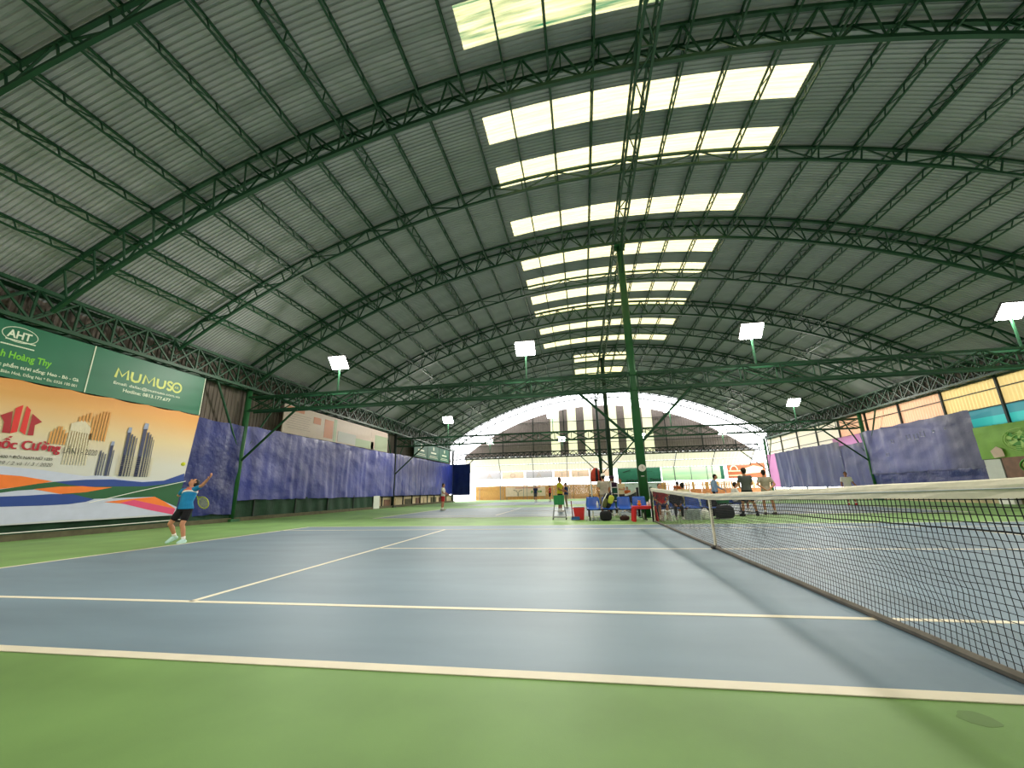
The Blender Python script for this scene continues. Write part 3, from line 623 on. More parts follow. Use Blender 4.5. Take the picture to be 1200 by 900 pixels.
# translucent awning
aw = struct('trim_2'); aw['label'] = 'translucent cream awning sheets below the striped gable'
AX = [-17.3+4.42*i for i in range(9)]
def ap(x, t): return (x*(1+.05*t), 49.6+4.6*t, 5.45-1.6*t)
for a, c in zip(AX, AX[1:]):
    for t0, t1 in ((0, .52), (.53, 1)):
        part('awning_sheet', MB().grid(lambda u, v, a=a, c=c, t0=t0, t1=t1: (ap(a+.03+(c-a-.06)*u, t0+(t1-t0)*v)[0], ap(0, t0+(t1-t0)*v)[1], ap(0, t0+(t1-t0)*v)[2]+.015*math.sin(u*22*PI)), 44, 1), 'awning', aw)
for a in AX: part('rafter', MB().bar(Vector(ap(a, 0))-Vector((0, 0, .06)), Vector(ap(a, 1))-Vector((0, 0, .06)), .07), 'truss_dark', aw)
for t_ in (0, .52, 1): part('batten', MB().bar(Vector(ap(-17.3, t_))-Vector((0, 0, .05)), Vector(ap(18.06, t_))-Vector((0, 0, .05)), .06), 'steel_grey', aw)
for a in AX[1:-1]:
    x, y, z = ap(a, 1); part('awning_post', MB().bar((x, y, 0), (x, y, z), .08), 'steel_grey', aw)
# posters behind, under the awning
XF, ZF = (1, 0, 0), (0, 0, 1)
def fposter(label, x0, x1, z0, z1, m, y=55.0, cat='banner', name='banner'):
    t = thing(name, label, cat, ((x0+x1)/2, y, z0)); part('sheet', MB().box(((x0+x1)/2, y, (z0+z1)/2), (x1-x0, .03, z1-z0)), m, t)
    for xx in (x0+.15, x1-.15): part('support_pole', MB().bar((xx, y+.05, 0), (xx, y+.05, z1), .06), 'steel_grey', t)
    return t
PX = [(-16.9, -13.6, 'grey_poster', 'A'), (-13.5, -10.3, 'pale_poster', 'O'), (-10.1, -6.3, 'grey_poster', 'A'), (-6.1, -3.9, 'pale_poster', 'T'), (-3.7, -1.3, 'pale_poster', 'E'), (-1.2, 1.6, 'pale_poster', 'C')]
PLB = ['pale see-through poster nearest the dark navy tarp, under the awning', 'pale see-through poster with a faint ring letter under the awning', 'greyish see-through poster above the racket logo fence banner', 'pinkish see-through poster above the fence, above the red-shirted player',
       'pinkish see-through poster above the coach in yellow', 'pinkish see-through poster behind the white-capped man']
for (x0, x1, m_, ch), lb in zip(PX, PLB):
    t = fposter(lb, x0, x1, 2.85, 3.8, m_); text(ch, t, 'ink_faint', ((x0+x1)/2-.35, 54.96, 3.02), XF, ZF, height=.6, width=.7)
t = fposter('dark green banner with black lettering behind the round column', 2.5, 8.1, 1.95, 3.9, 'poster_teal')
text('prince', t, 'ink_black', (3.6, 54.96, 2.1), XF, ZF, width=1.9, height=.32, bold=.03); text('Tennis', t, 'ink_black', (6.6, 54.96, 2.15), XF, ZF, width=1.4, height=.3, bold=.01)
part('mark', MB().bar((3.2, 54.97, 3.3), (4.2, 54.97, 3.6), .08), 'ink_black', t); text('since', t, 'ink_black', (6.2, 54.96, 3.3), XF, ZF, width=.8, height=.12)
t = fposter('mint and white backlit banner over the bamboo fence', 8.2, 16.0, 2.1, 3.85, 'poster_mint')
for x in (9.8, 11.9, 13.9): part('support', MB().bar((x, 54.95, 1.9), (x, 54.95, 3.9), .06), 'steel_grey', t)
part('edge', MB().box((15.75, 54.97, 3), (.4, .02, 1.7)), 'poster_teal', t)
t = fposter('rust red banner with cream shapes at the far right corner', 16.4, 21.0, 2.2, 4.1, 'poster_rust')
def disc(x, z, r, n=20): return [(x+r*math.cos(2*PI*k/n), z+r*math.sin(2*PI*k/n)) for k in range(n)]
fpz = lambda a, b, d: (a, 54.97-d, b)
part('print_shape', MB().tube([(17.2+.42*math.cos(PI*k/10), 54.96, 3.25+.5*math.sin(PI*k/10)) for k in range(11)], .08, 5), 'cream_print', t)
part('print_shape', MB().prism([(16.5, 3.05), (18.1, 3.05), (18.1, 3.2), (16.5, 3.2)], fpz, .01), 'cream_print', t); part('print_shape', MB().prism([(18.4, 2.7), (20.6, 2.9), (20.7, 3.5), (19.6, 3.75), (18.5, 3.4)], fpz, .01), 'cream_print', t)
part('print_shape', MB().prism([(16.5, 2.5), (18.3, 2.5), (18.3, 2.62), (16.5, 2.62)], fpz, .01), 'cream_print', t)
# bamboo fence: every panel a part
fe = thing('bamboo_fence', 'straw-coloured bamboo fence closing the far end below the posters', 'fence', (0, 55.4, 0))
x = -17.4; k = 0
while x < 21:
    w = 1.45; b = MB(); gap = x > 8.5
    n = 9
    for i in range(n):
        h = 1.9+.08*rnd.random()-.04; ww = w/n*(.62 if gap and rnd.random() < .6 else .97)
        b.box((x+w*(i+.5)/n, 55.4+.02*rnd.random(), h/2), (ww, .05, h))
    for z in (.35, 1.5): b.box((x+w/2, 55.34, z), (w, .04, .06))
    part('fence_panel', b, 'bamboo', fe)
    if x > 10 and x < 19: part('lower_panel', MB().box((x+w/2, 55.3, .5), (w*.97, .04, .95)), 'bamboo_red', fe)
    x += w; k += 1
fe_y = 55.22
t = fposter('cream fence banner with a racket mark and green lettering, left of the coach', -13.0, -7.4, .45, 1.75, 'pale_poster', fe_y)
text('prince', t, 'ink_green', (-9.4, fe_y-.04, .95), XF, ZF, width=1.5, height=.35, bold=.03)
part('racket_mark', MB().tube([(-11.9, fe_y-.03, 1.3), (-11.45, fe_y-.03, 1.2), (-11.25, fe_y-.03, .8), (-11.05, fe_y-.03, 1.2), (-10.6, fe_y-.03, 1.3)], .03, 5), 'ink_black', t); part('racket_mark', MB().bar((-11.25, fe_y-.03, .5), (-11.25, fe_y-.03, .85), .07), 'ink_black', t)
dashes(t, 'p_wine', lambda u, z: (u, fe_y-.03, z), -11.6, -8.2, 1.58, .08)
solo('wall_panel', MB().box((5.2, 55.1, 1.0), (5.6, .1, 1.85)), 'wall_grey', 'pale grey panel wall right behind the round column, below the dark green banner', 'panel', (5.2, 55.1, .05))

# ------------------------------------------------------------------ nets
def net(y0, label, zc, mesh_d, r, rt, detailed, sagp=1.0, X0=0.0):
    yc = y0+5.485; ya, yb = y0-.93, y0+12.0; half = (yb-ya)/2
    t = thing('tennis_net', label, 'net', (0, yc, 0))
    def zt(y): return zc+(1.07-zc)*min(1, abs(y-yc)/half)**sagp
    ny = int((yb-ya)/mesh_d); nz = max(6, int(.93/(mesh_d*.95)))
    def P(i, j):
        y = ya+(yb-ya)*i/ny; top = zt(y)-.05; z = top-(top-.05)*j/nz
        if detailed:
            s = math.sin(PI*j/nz)
            x = s*(.05*noise.noise(Vector((y*.9, j*.08, 1)))+.016*noise.noise(Vector((y*4, j*.4, 5))))
            y += s*(.03*noise.noise(Vector((y*1.7, j*.15, 9))))-.012*s*j/nz*3; z += s*(.02*noise.noise(Vector((y*1.4, j*.2, 13)))+.008*noise.noise(Vector((y*6, j, 17))))
        else: x = 0
        return Vector((x, y, z))
    G = [[P(i, j) for j in range(nz+1)] for i in range(ny+1)]
    b = MB()
    A = (Vector((1, 0, 0)), Vector((-.5, .87, 0)), Vector((-.5, -.87, 0))); B_ = (Vector((1, 0, 0)), Vector((-.5, 0, .87)), Vector((-.5, 0, -.87)))
    def line(pts, rad, axes):
        n = len(pts); vs = [p+a*q for p, q in zip(pts, rad) for a in axes]
        b.add(vs, [(i*3+k, i*3+(k+1) % 3, i*3+3+(k+1) % 3, i*3+3+k) for i in range(n-1) for k in range(3)])
    for i in range(ny+1): line(G[i], [rt if j <= 5 else r for j in range(nz+1)], A)
    for j in range(nz+1):
        q = rt*1.7 if j == 5 else rt if j < 5 else r
        line([G[i][j] for i in range(ny+1)], [q]*(ny+1), B_)
    part('cord_mesh', b, 'net', t, kind='stuff')
    # white tape: folded over the cable, two layers with a slight bulge
    nb = 60; tb = MB()
    prof = [(.012, -.085), (.016, -.05), (.02, -.015), (.014, .012), (-.0, .02), (-.014, .012), (-.02, -.015), (-.016, -.05), (-.012, -.085)]
    vs = []
    for i in range(nb+1):
        y = ya+.02+(yb-ya-.04)*i/nb
        for px, pz in prof: vs.append((px*1.2+.003*math.sin(i*1.7+pz*90), y, zt(y)+pz+.003*math.sin(i*.9)))
    m = len(prof)
    tb.add(vs, [(i*m+k, i*m+(k+1) % m, i*m+m+(k+1) % m, i*m+m+k) for i in range(nb) for k in range(m)])
    part('white_tape', tb, 'net_band', t, smooth=False)
    if detailed: part('tape_seam', MB().tube([(-.026, ya+.02+(yb-ya-.04)*i/60, zt(ya+.02+(yb-ya-.04)*i/60)-.035) for i in range(61)], .004, 5), 'crate_grey', t)
    part('foot_strip', MB().tube([(.012*noise.noise(Vector((i*.3, 1, 1))), ya+(yb-ya)*i/80, .03) for i in range(81)], .028, 6), 'net_foot', t)
    part('centre_strap', MB().box((-.012, yc, zc/2), (.012, .055, zc)).box((.012, yc, zc/2), (.012, .055, zc)).box((0, yc, zc+.03), (.06, .055, .02)), 'net_band', t)
    part('strap_anchor', MB().ell((0, yc, .03), (.09, .09, .035)), 'black_metal', t)
    for y in (ya-.05, yb+.05):
        po = part('post', MB().tube([(0, y, 0), (0, y, 1.1)], .05, 14), 'black_metal', t, smooth=True); part('post_cap', MB().ell((0, y, 1.1), (.055, .055, .03)), 'black_metal', po)
    ey = yb-.32
    part('end_band', MB().box((0, ey+.15, zt(ey)/2), (.012, .13, zt(ey)-.12)), 'net_band', t)
    if detailed:
        for z in (.3, .55, .75): part('band_mark', MB().box((-.009, ey+.15, z), (.006, .07, .14)), 'ink_green', t)
    t.location.x += X0
    return t
net(0, 'black tennis net with cream tape, nearest, stretching in from the right', .92, .044, .0024, .0034, True)
net(15.5, 'second tennis net with a sagging white top behind the blue seats, beside the round column', .80, .085, .004, .006, False, 1.8, -.14)
net(31.5, 'farthest tennis net, tiny in the distance behind the second middle column', .9, .12, .006, .008, False)

# ------------------------------------------------------------------ courtside furniture
def seat_shell():
    prof = [(.27, .385), (.25, .405), (.2, .41), (.1, .395), (0, .39), (-.1, .40), (-.16, .43), (-.2, .5), (-.225, .62), (-.25, .76), (-.265, .80)]
    b = MB(); n = len(prof); vs = []
    for k in range(2):
        for (d, z), i in zip(prof, range(n)):
            for sx in (-1, -.6, 0, .6, 1):
                w = .245 if i < 7 else .245-.012*(i-7); e = .035*max(0, abs(sx)-.55)/.45
                vs.append((sx*w, d+(e*.5 if i > 6 else 0)-k*(.012 if i > 6 else 0), z+(e if i <= 7 else 0)-k*(.014 if i < 7 else 0)))
    m = 5; fs = []
    for k in range(2):
        for i in range(n-1):
            for j in range(m-1):
                q = (k*n*m+i*m+j, k*n*m+i*m+j+1, k*n*m+(i+1)*m+j+1, k*n*m+(i+1)*m+j); fs.append(q if k else q[::-1])
    loop = [j for j in range(m)]+[i*m+m-1 for i in range(1, n)]+[(n-1)*m+j for j in range(m-2, -1, -1)]+[i*m for i in range(n-2, 0, -1)]
    for a, c in zip(loop, loop[1:]+loop[:1]): fs.append((a, c, c+n*m, a+n*m))
    b.add(vs, fs); return b.mesh('seat', 'seat_blue', True)
SEAT = seat_shell()
def bench(label, x, y, n, rz=PI, endp=False):
    """row of shell seats; rz=pi faces the camera"""
    t = thing('seat_bench', label, 'bench', (x, y, 0), rz, None); w = .55*n
    for i in range(n): link('seat', SEAT, t, (-w/2+.55*(i+.5), 0, 0))
    b = MB().box((0, .05, .365), (w-.05, .05, .04)); part('rail', b, 'black_metal', t, local=True)
    for sx in (-1, 1):
        xx = sx*(w/2-.12); part('leg', MB().box((xx, .03, .19), (.045, .045, .34)).box((xx, .03, .02), (.05, .46, .035)), 'black_metal', t, local=True)
        part('bracket', MB().box((xx, -.1, .37), (.04, .3, .03)), 'black_metal', t, local=True)
    if endp: part('end_panel', MB().box((w/2+.03, .02, .3), (.03, .42, .58)), 'white', t, local=True)
    return t
bench('row of four blue seats left of the red stool, facing the near court', -1.1, 13.05, 4, PI-.0, True)
bench('row of blue seats seen through the net, right of the red table', 1.3, 13.15, 4, PI)
bench('pair of blue seats in the second row, behind the four-seat row', -1.66, 14.75, 2, 0)
bench('second-row blue seats farther back, left of the man in dark grey', 3.97, 17.0, 2, PI)
# red table
t = thing('plastic_stool_table', 'low red plastic table in front of the round column, beside the net post', 'table', (-.25, 12.35, 0))
part('top', MB().box((-.25, 12.35, .475), (.78, .46, .05)).box((-.25, 12.13, .44), (.74, .02, .06)), 'red_plastic', t)
for sx in (-1, 1):
    for sy in (-1, 1): part('leg', MB().bar((-.25+sx*.33, 12.35+sy*.18, .46), (-.25+sx*.37, 12.35+sy*.21, 0), .09), 'red_plastic', t)
def bottle(x, y, z, label, h=.2, r=.032, m='bottle'):
    t = thing('bottle', label, 'bottle', (x, y, z)); part('body', MB().tube([(x, y, z), (x, y, z+h*.7), (x, y, z+h*.85), (x, y, z+h*.9)], [r, r, r*.45, r*.4], 10), m, t, smooth=True)
    part('cap', MB().tube([(x, y, z+h*.9), (x, y, z+h)], r*.45, 8), 'white', t)
bottle(-.03, 12.35, .5, 'white water bottle standing on the red table by the net post', .22, .04, 'white')
bottle(-.12, 12.3, .5, 'short white bottle on the red table, left of the taller bottle', .14, .035, 'white')
bottle(-1.78, 12.98, .42, 'white bottle standing on the leftmost blue seats beside the tennis bag', .25, .04, 'white')
bottle(-.2, 13.0, .02, 'clear bottle on the floor under the blue seats next to the red table', .22, .035)
solo('fruit_bag', MB().ell((-.38, 12.4, .56), (.07, .06, .06)).tube([(-.38, 12.4, .6), (-.37, 12.4, .68)], [.035, .05], 8), 'orange_item', 'small orange bag on the left end of the red table', 'bag', (-.38, 12.4, .5), True)
# clock
cy = 14.3-.185
t = thing('wall_clock', 'round white clock fixed on the thick green column', 'clock', (.075, cy, 1.86))
part('rim', MB().tube([(.075, cy+.02, 1.86), (.075, cy-.03, 1.86)], .135, 24), 'white', t); part('face', MB().tube([(.075, cy-.03, 1.86), (.075, cy-.034, 1.86)], .118, 24), 'clock_face', t)
part('hand', MB().bar((.075, cy-.04, 1.86), (.075, cy-.04, 1.94), .012), 'ink_black', t); part('hand', MB().bar((.075, cy-.04, 1.86), (.125, cy-.04, 1.84), .012), 'ink_black', t)
part('tag', MB().box((.07, cy-.005, 1.55), (.12, .01, .025)), 'white', t)
# ball cart
x0, y0 = -3.2, 13.6
t = thing('ball_cart', 'green ball basket on tall wire legs with wheels, left of the red bin', 'cart', (x0, y0, 0))
b = MB()
for k in range(4):
    a = [(-.2, -.17), (.2, -.17), (.2, .17), (-.2, .17)]; p, q = a[k], a[(k+1) % 4]
    b.add([(x0+p[0]*.9, y0+p[1]*.9, .55), (x0+q[0]*.9, y0+q[1]*.9, .55), (x0+q[0], y0+q[1], .88), (x0+p[0], y0+p[1], .88)], [(0, 1, 2, 3)])
    b.bar((x0+p[0], y0+p[1], .88), (x0+q[0], y0+q[1], .88), .025)
    for f_ in (.33, .66): b.bar((x0+(p[0]+(q[0]-p[0])*f_)*.95, y0+(p[1]+(q[1]-p[1])*f_)*.95, .55), (x0+p[0]+(q[0]-p[0])*f_, y0+p[1]+(q[1]-p[1])*f_, .88), .012)
b.box((x0, y0, .55), (.36, .31, .012)); part('basket', b, 'cart_green', t)
for sx in (-1, 1):
    for sy in (-1, 1):
        lg = part('leg', MB().tube([(x0+sx*.18, y0+sy*.15, .56), (x0+sx*.25, y0+sy*.2, .07)], .011, 6), 'steel_grey', t)
        part('wheel', MB().tube([(x0+sx*.25-.012, y0+sy*.2, .035), (x0+sx*.25+.012, y0+sy*.2, .035)], .035, 10), 'black_metal', lg)
part('lower_frame', MB().bar((x0-.25, y0-.2, .09), (x0+.25, y0-.2, .09), .02).bar((x0-.25, y0+.2, .09), (x0+.25, y0+.2, .09), .02).bar((x0-.25, y0-.2, .09), (x0-.25, y0+.2, .09), .02).bar((x0+.25, y0-.2, .09), (x0+.25, y0+.2, .09), .02).bar((x0-.22, y0-.18, .33), (x0+.22, y0-.18, .33), .012), 'steel_grey', t)
# red bin and dustpan
x0, y0 = -2.46, 13.45
t = thing('waste_bin', 'red plastic bin with a dark liner, between the ball basket and the blue seats', 'bin', (x0, y0, 0))
b = MB(); vs = []
for z, s in ((0, .17), (.42, .21), (.42, .19), (.1, .16)):
    for sx, sy in ((-1, -1), (1, -1), (1, 1), (-1, 1)): vs.append((x0+sx*s, y0+sy*s*.85, z))
b.add(vs, [(j*4+k, j*4+(k+1) % 4, j*4+4+(k+1) % 4, j*4+4+k) for j in range(3) for k in range(4)]+[(3, 2, 1, 0), (12, 13, 14, 15)]); part('bucket', b, 'red_plastic', t)
part('rim', MB().bar((x0-.22, y0-.18, .42), (x0+.22, y0-.18, .42), .03).bar((x0-.22, y0+.18, .42), (x0+.22, y0+.18, .42), .03).bar((x0-.22, y0-.18, .42), (x0-.22, y0+.18, .42), .03).bar((x0+.22, y0-.18, .42), (x0+.22, y0+.18, .42), .03), 'red_plastic', t)
part('interior', MB().box((x0, y0, .41), (.36, .3, .07)), 'black_cloth', t)  # black slab filling the mouth of the bin
t = thing('dustpan', 'blue dustpan with an upright dark red handle leaning by the red bin', 'dustpan', (-2.66, 13.2, 0))
part('pan', MB().box((-2.6, 13.18, .03), (.3, .22, .02)).box((-2.6, 13.28, .07), (.3, .02, .1)).box((-2.75, 13.18, .05), (.015, .22, .06)).box((-2.45, 13.18, .05), (.015, .22, .06)), 'pan_blue', t)
part('handle', MB().tube([(-2.7, 13.27, .08), (-2.73, 13.3, .68)], .018, 8), 'dark_red', t)
# tennis bag on the seat, black bag below
t = thing('tennis_bag', 'black and lime tennis racket bag leaning on the second blue seat', 'bag', (-1.42, 12.85, .42))
R = Matrix.Rotation(.35, 3, 'Y')
def bl(c, d, m=8):
    b = MB(); b.ell((0, 0, 0), (d[0]/2, d[1]/2, d[2]/2), None, 16, 10); out = []
    for v in b.v:   # squarish ellipsoid
        q = [math.copysign(abs(a/(k/2))**.6*(k/2), a) for a, k in zip(v, d)]; out.append(Vector(c)+R @ Vector(q))
    b.v = [tuple(o) for o in out]; return b
part('body', bl((-1.42, 12.86, .68), (.36, .3, .52)), 'black_cloth', t, smooth=True)
part('lime_panel', bl((-1.30, 12.75, .72), (.2, .16, .3)), 'bag_lime', t, smooth=True)
part('olive_pocket', bl((-1.52, 12.74, .6), (.16, .14, .34)), 'bag_olive', t, smooth=True)
part('white_stripe', MB().tube([(-1.62, 12.76, .5), (-1.56, 12.71, .7), (-1.42, 12.76, .93)], .022, 6), 'white', t); part('strap', MB().tube([(-1.3, 12.82, .9), (-1.22, 12.74, .98), (-1.18, 12.76, .8), (-1.2, 12.76, .6)], .018, 6), 'black_cloth', t)
R = Matrix.Identity(3)
def bag(label, c, d, m='black_cloth', cat='bag'):
    t = thing('bag', label, cat, (c[0], c[1], c[2]-d[2]/2)); part('body', bl(c, d), m, t, smooth=True)
    part('handle', MB().tube([(c[0]-d[0]*.25, c[1], c[2]+d[2]*.42), (c[0]-d[0]*.15, c[1], c[2]+d[2]*.62), (c[0]+d[0]*.15, c[1], c[2]+d[2]*.62), (c[0]+d[0]*.25, c[1], c[2]+d[2]*.42)], .014, 6), m, t)
bag('square black bag on the floor under the tennis bag', (-1.52, 12.75, .17), (.42, .26, .34))
bag('dark brown bag lying on the floor under the third blue seat', (-.86, 12.95, .075), (.34, .2, .15), 'brown_bag')
bag('big black sports bag on the floor right of the net strap', (2.5, 12.95, .24), (.62, .36, .44))
bag('small black backpack behind the big sports bag', (2.2, 13.25, .4), (.34, .26, .62))
bag('black jacket-like bag slumped on the left second-row seat', (-1.95, 14.7, .62), (.3, .25, .42))
bag('black bag on the right second-row seat behind the white bottle', (-1.5, 14.95, .72), (.26, .22, .5), 'black_cloth')
for i, (x, y) in enumerate(((-1.86, 12.85), (-1.74, 12.88), (-1.95, 12.98), (-2.0, 12.8))):
    o = solo('shoe', MB().caps((x, y-.1, .035), (x, y+.1, .045), .035, .042), 'crate_grey', 'grey shoe on the floor under the leftmost blue seat, '+('second from the bag', 'closest to the bag', 'farther back', 'closest to the bin')[i], 'shoe', (x, y, 0), True, 'shoes under the blue seats')
# crate, white bag, green basket seen through net
t = thing('crate', 'grey slatted plastic crate under the blue seats behind the net', 'crate', (1.42, 12.85, 0))
for i in range(8): part('slat', MB().box((1.23+.054*i, 12.68, .17), (.034, .02, .3)), 'crate_grey', t)
part('shell', MB().box((1.42, 13.02, .17), (.42, .02, .32)).box((1.21, 12.85, .17), (.02, .34, .32)).box((1.63, 12.85, .17), (.02, .34, .32)).box((1.42, 12.85, .02), (.42, .34, .02)).box((1.42, 12.68, .33), (.42, .03, .03)).box((1.42, 12.68, .02), (.42, .03, .03)), 'crate_grey', t)
bag('white carrier bag under the right blue seat behind the net', (1.84, 12.85, .17), (.26, .22, .32), 'white')
t = thing('ball_basket', 'dark green ball basket on top of the black bag, right of the net strap', 'basket', (2.6, 13.1, .46))
part('basket', MB().loft([((2.6, 13.3, .5), (.2, 0, 0), (0, .15, 0)), ((2.6, 13.3, .8), (.25, 0, 0), (0, .2, 0))], 16), 'cart_green', t)
for sx in (-1, 1):
    for sy in (-1, 1): part('leg', MB().bar((2.6+sx*.16, 13.3+sy*.12, .5), (2.6+sx*.2, 13.3+sy*.16, 0), .02), 'steel_grey', t)
t = thing('plastic_stool', 'white plastic stool in front of the person in red by the net post', 'stool', (.47, 12.4, 0))
part('seat', MB().box((.47, 12.4, .31), (.26, .26, .04)), 'white', t)
for sx in (-1, 1):
    for sy in (-1, 1): part('leg', MB().bar((.47+sx*.1, 12.4+sy*.1, .3), (.47+sx*.13, 12.4+sy*.13, 0), .045), 'white', t)
# jackets hung on a white pole
t = thing('coat_stand', 'red and black jackets hung on a white pole behind the blue seats', 'stand', (-1.9, 14.25, 0))
part('pole', MB().tube([(-1.93, 14.25, 0), (-1.93, 14.25, 1.93)], .025, 8), 'white', t); part('base', MB().tube([(-1.93, 14.25, 0), (-1.93, 14.25, .04)], .2, 16), 'white', t); part('arm', MB().bar((-1.95, 14.25, 1.9), (-1.55, 14.25, 1.9), .03), 'white', t)
rj = []
for z, a, dd in ((1.92, .05, .05), (1.86, .12, .07), (1.7, .19, .09), (1.5, .22, .1), (1.38, .2, .09)): rj.append(((-1.72, 14.2, z), (a, 0, 0), (0, dd, 0)))
part('jacket', MB().loft(rj), 'jacket_red', t, smooth=True)
part('dark_folds', MB().loft([((-1.69, 14.13, z), (a, 0, 0), (0, .05, 0)) for z, a in ((1.9, .03), (1.7, .055), (1.5, .06), (1.4, .055))]), 'black_cloth', t, smooth=True); part('dark_folds', MB().loft([((-1.56, 14.15, z), (a, 0, 0), (0, .05, 0)) for z, a in ((1.8, .02), (1.6, .03), (1.42, .03))]), 'black_cloth', t, smooth=True)
# white shelf rack
t = thing('shelf_rack', 'small white rack with dark green panels behind the man in the white cap', 'rack', (-.98, 15.0, 0))
for sx in (-1, 1): part('side', MB().box((-.98+sx*.13, 15.0, .7), (.03, .25, 1.4)), 'white', t)
for z in (.3, .62, .9, 1.15, 1.38): part('shelf', MB().box((-.98, 15.0, z), (.26, .25, .025)), 'white', t)
for z in (.46, .76, 1.02): part('panel', MB().box((-.98, 15.1, z), (.24, .02, .2)), 'poster_teal', t)
# ball in the air
solo('tennis_ball', MB().ell((-12.55, 6.5, 1.93), (.05, .05, .05), None, 14, 10), 'ball', 'yellow tennis ball tossed high above the serving player', 'ball', (-12.55, 6.5, 1.88), True)

# ------------------------------------------------------------------ people
DEF = dict(pel=(0, 0, .94), wai=(0, .005, 1.09), che=(0, .0, 1.28), nek=(0, -.01, 1.45), hed=(0, .02, 1.60),
           shl=(-.185, -.005, 1.39), ell=(-.245, -.03, 1.12), wrl=(-.25, .05, .88), shr=(.185, -.005, 1.39), elr=(.245, -.03, 1.12), wrr=(.25, .05, .88),
           hil=(-.09, 0, .91), knl=(-.11, .02, .5), anl=(-.12, -.03, .09), tol=(-.14, .12, .035), hir=(.09, 0, .91), knr=(.11, .02, .5), anr=(.12, -.03, .09), tor=(.14, .12, .035))
SIT = dict(pel=(0, 0, .53), wai=(0, -.03, .68), che=(0, -.03, .88), nek=(0, 0, 1.04), hed=(0, .05, 1.18), shl=(-.185, -.01, .98), ell=(-.25, .08, .74), wrl=(-.13, .3, .62), shr=(.185, -.01, .98), elr=(.25, .08, .74), wrr=(.13, .3, .62),
           hil=(-.09, 0, .5), knl=(-.13, .42, .5), anl=(-.13, .38, .09), tol=(-.14, .54, .035), hir=(.09, 0, .5), knr=(.13, .42, .5), anr=(.13, .38, .09), tor=(.14, .54, .035))
def remesh(mb, vox, m, name, parent, smooth_it=2):
    me = bpy.data.meshes.new('t'); me.from_pydata(mb.v, [], mb.f); o = bpy.data.objects.new('t', me); COL.objects.link(o)
    r = o.modifiers.new('r', 'REMESH'); r.mode = 'VOXEL'; r.voxel_size = vox
    s = o.modifiers.new('s', 'SMOOTH'); s.factor = .5; s.iterations = smooth_it
    dg = bpy.context.evaluated_depsgraph_get(); out = bpy.data.meshes.new_from_object(o.evaluated_get(dg))
    bpy.data.objects.remove(o); bpy.data.meshes.remove(me)
    out.name = name; out.materials.clear(); out.materials.append(M[m]); out.shade_smooth()
    return link(name, out, parent)
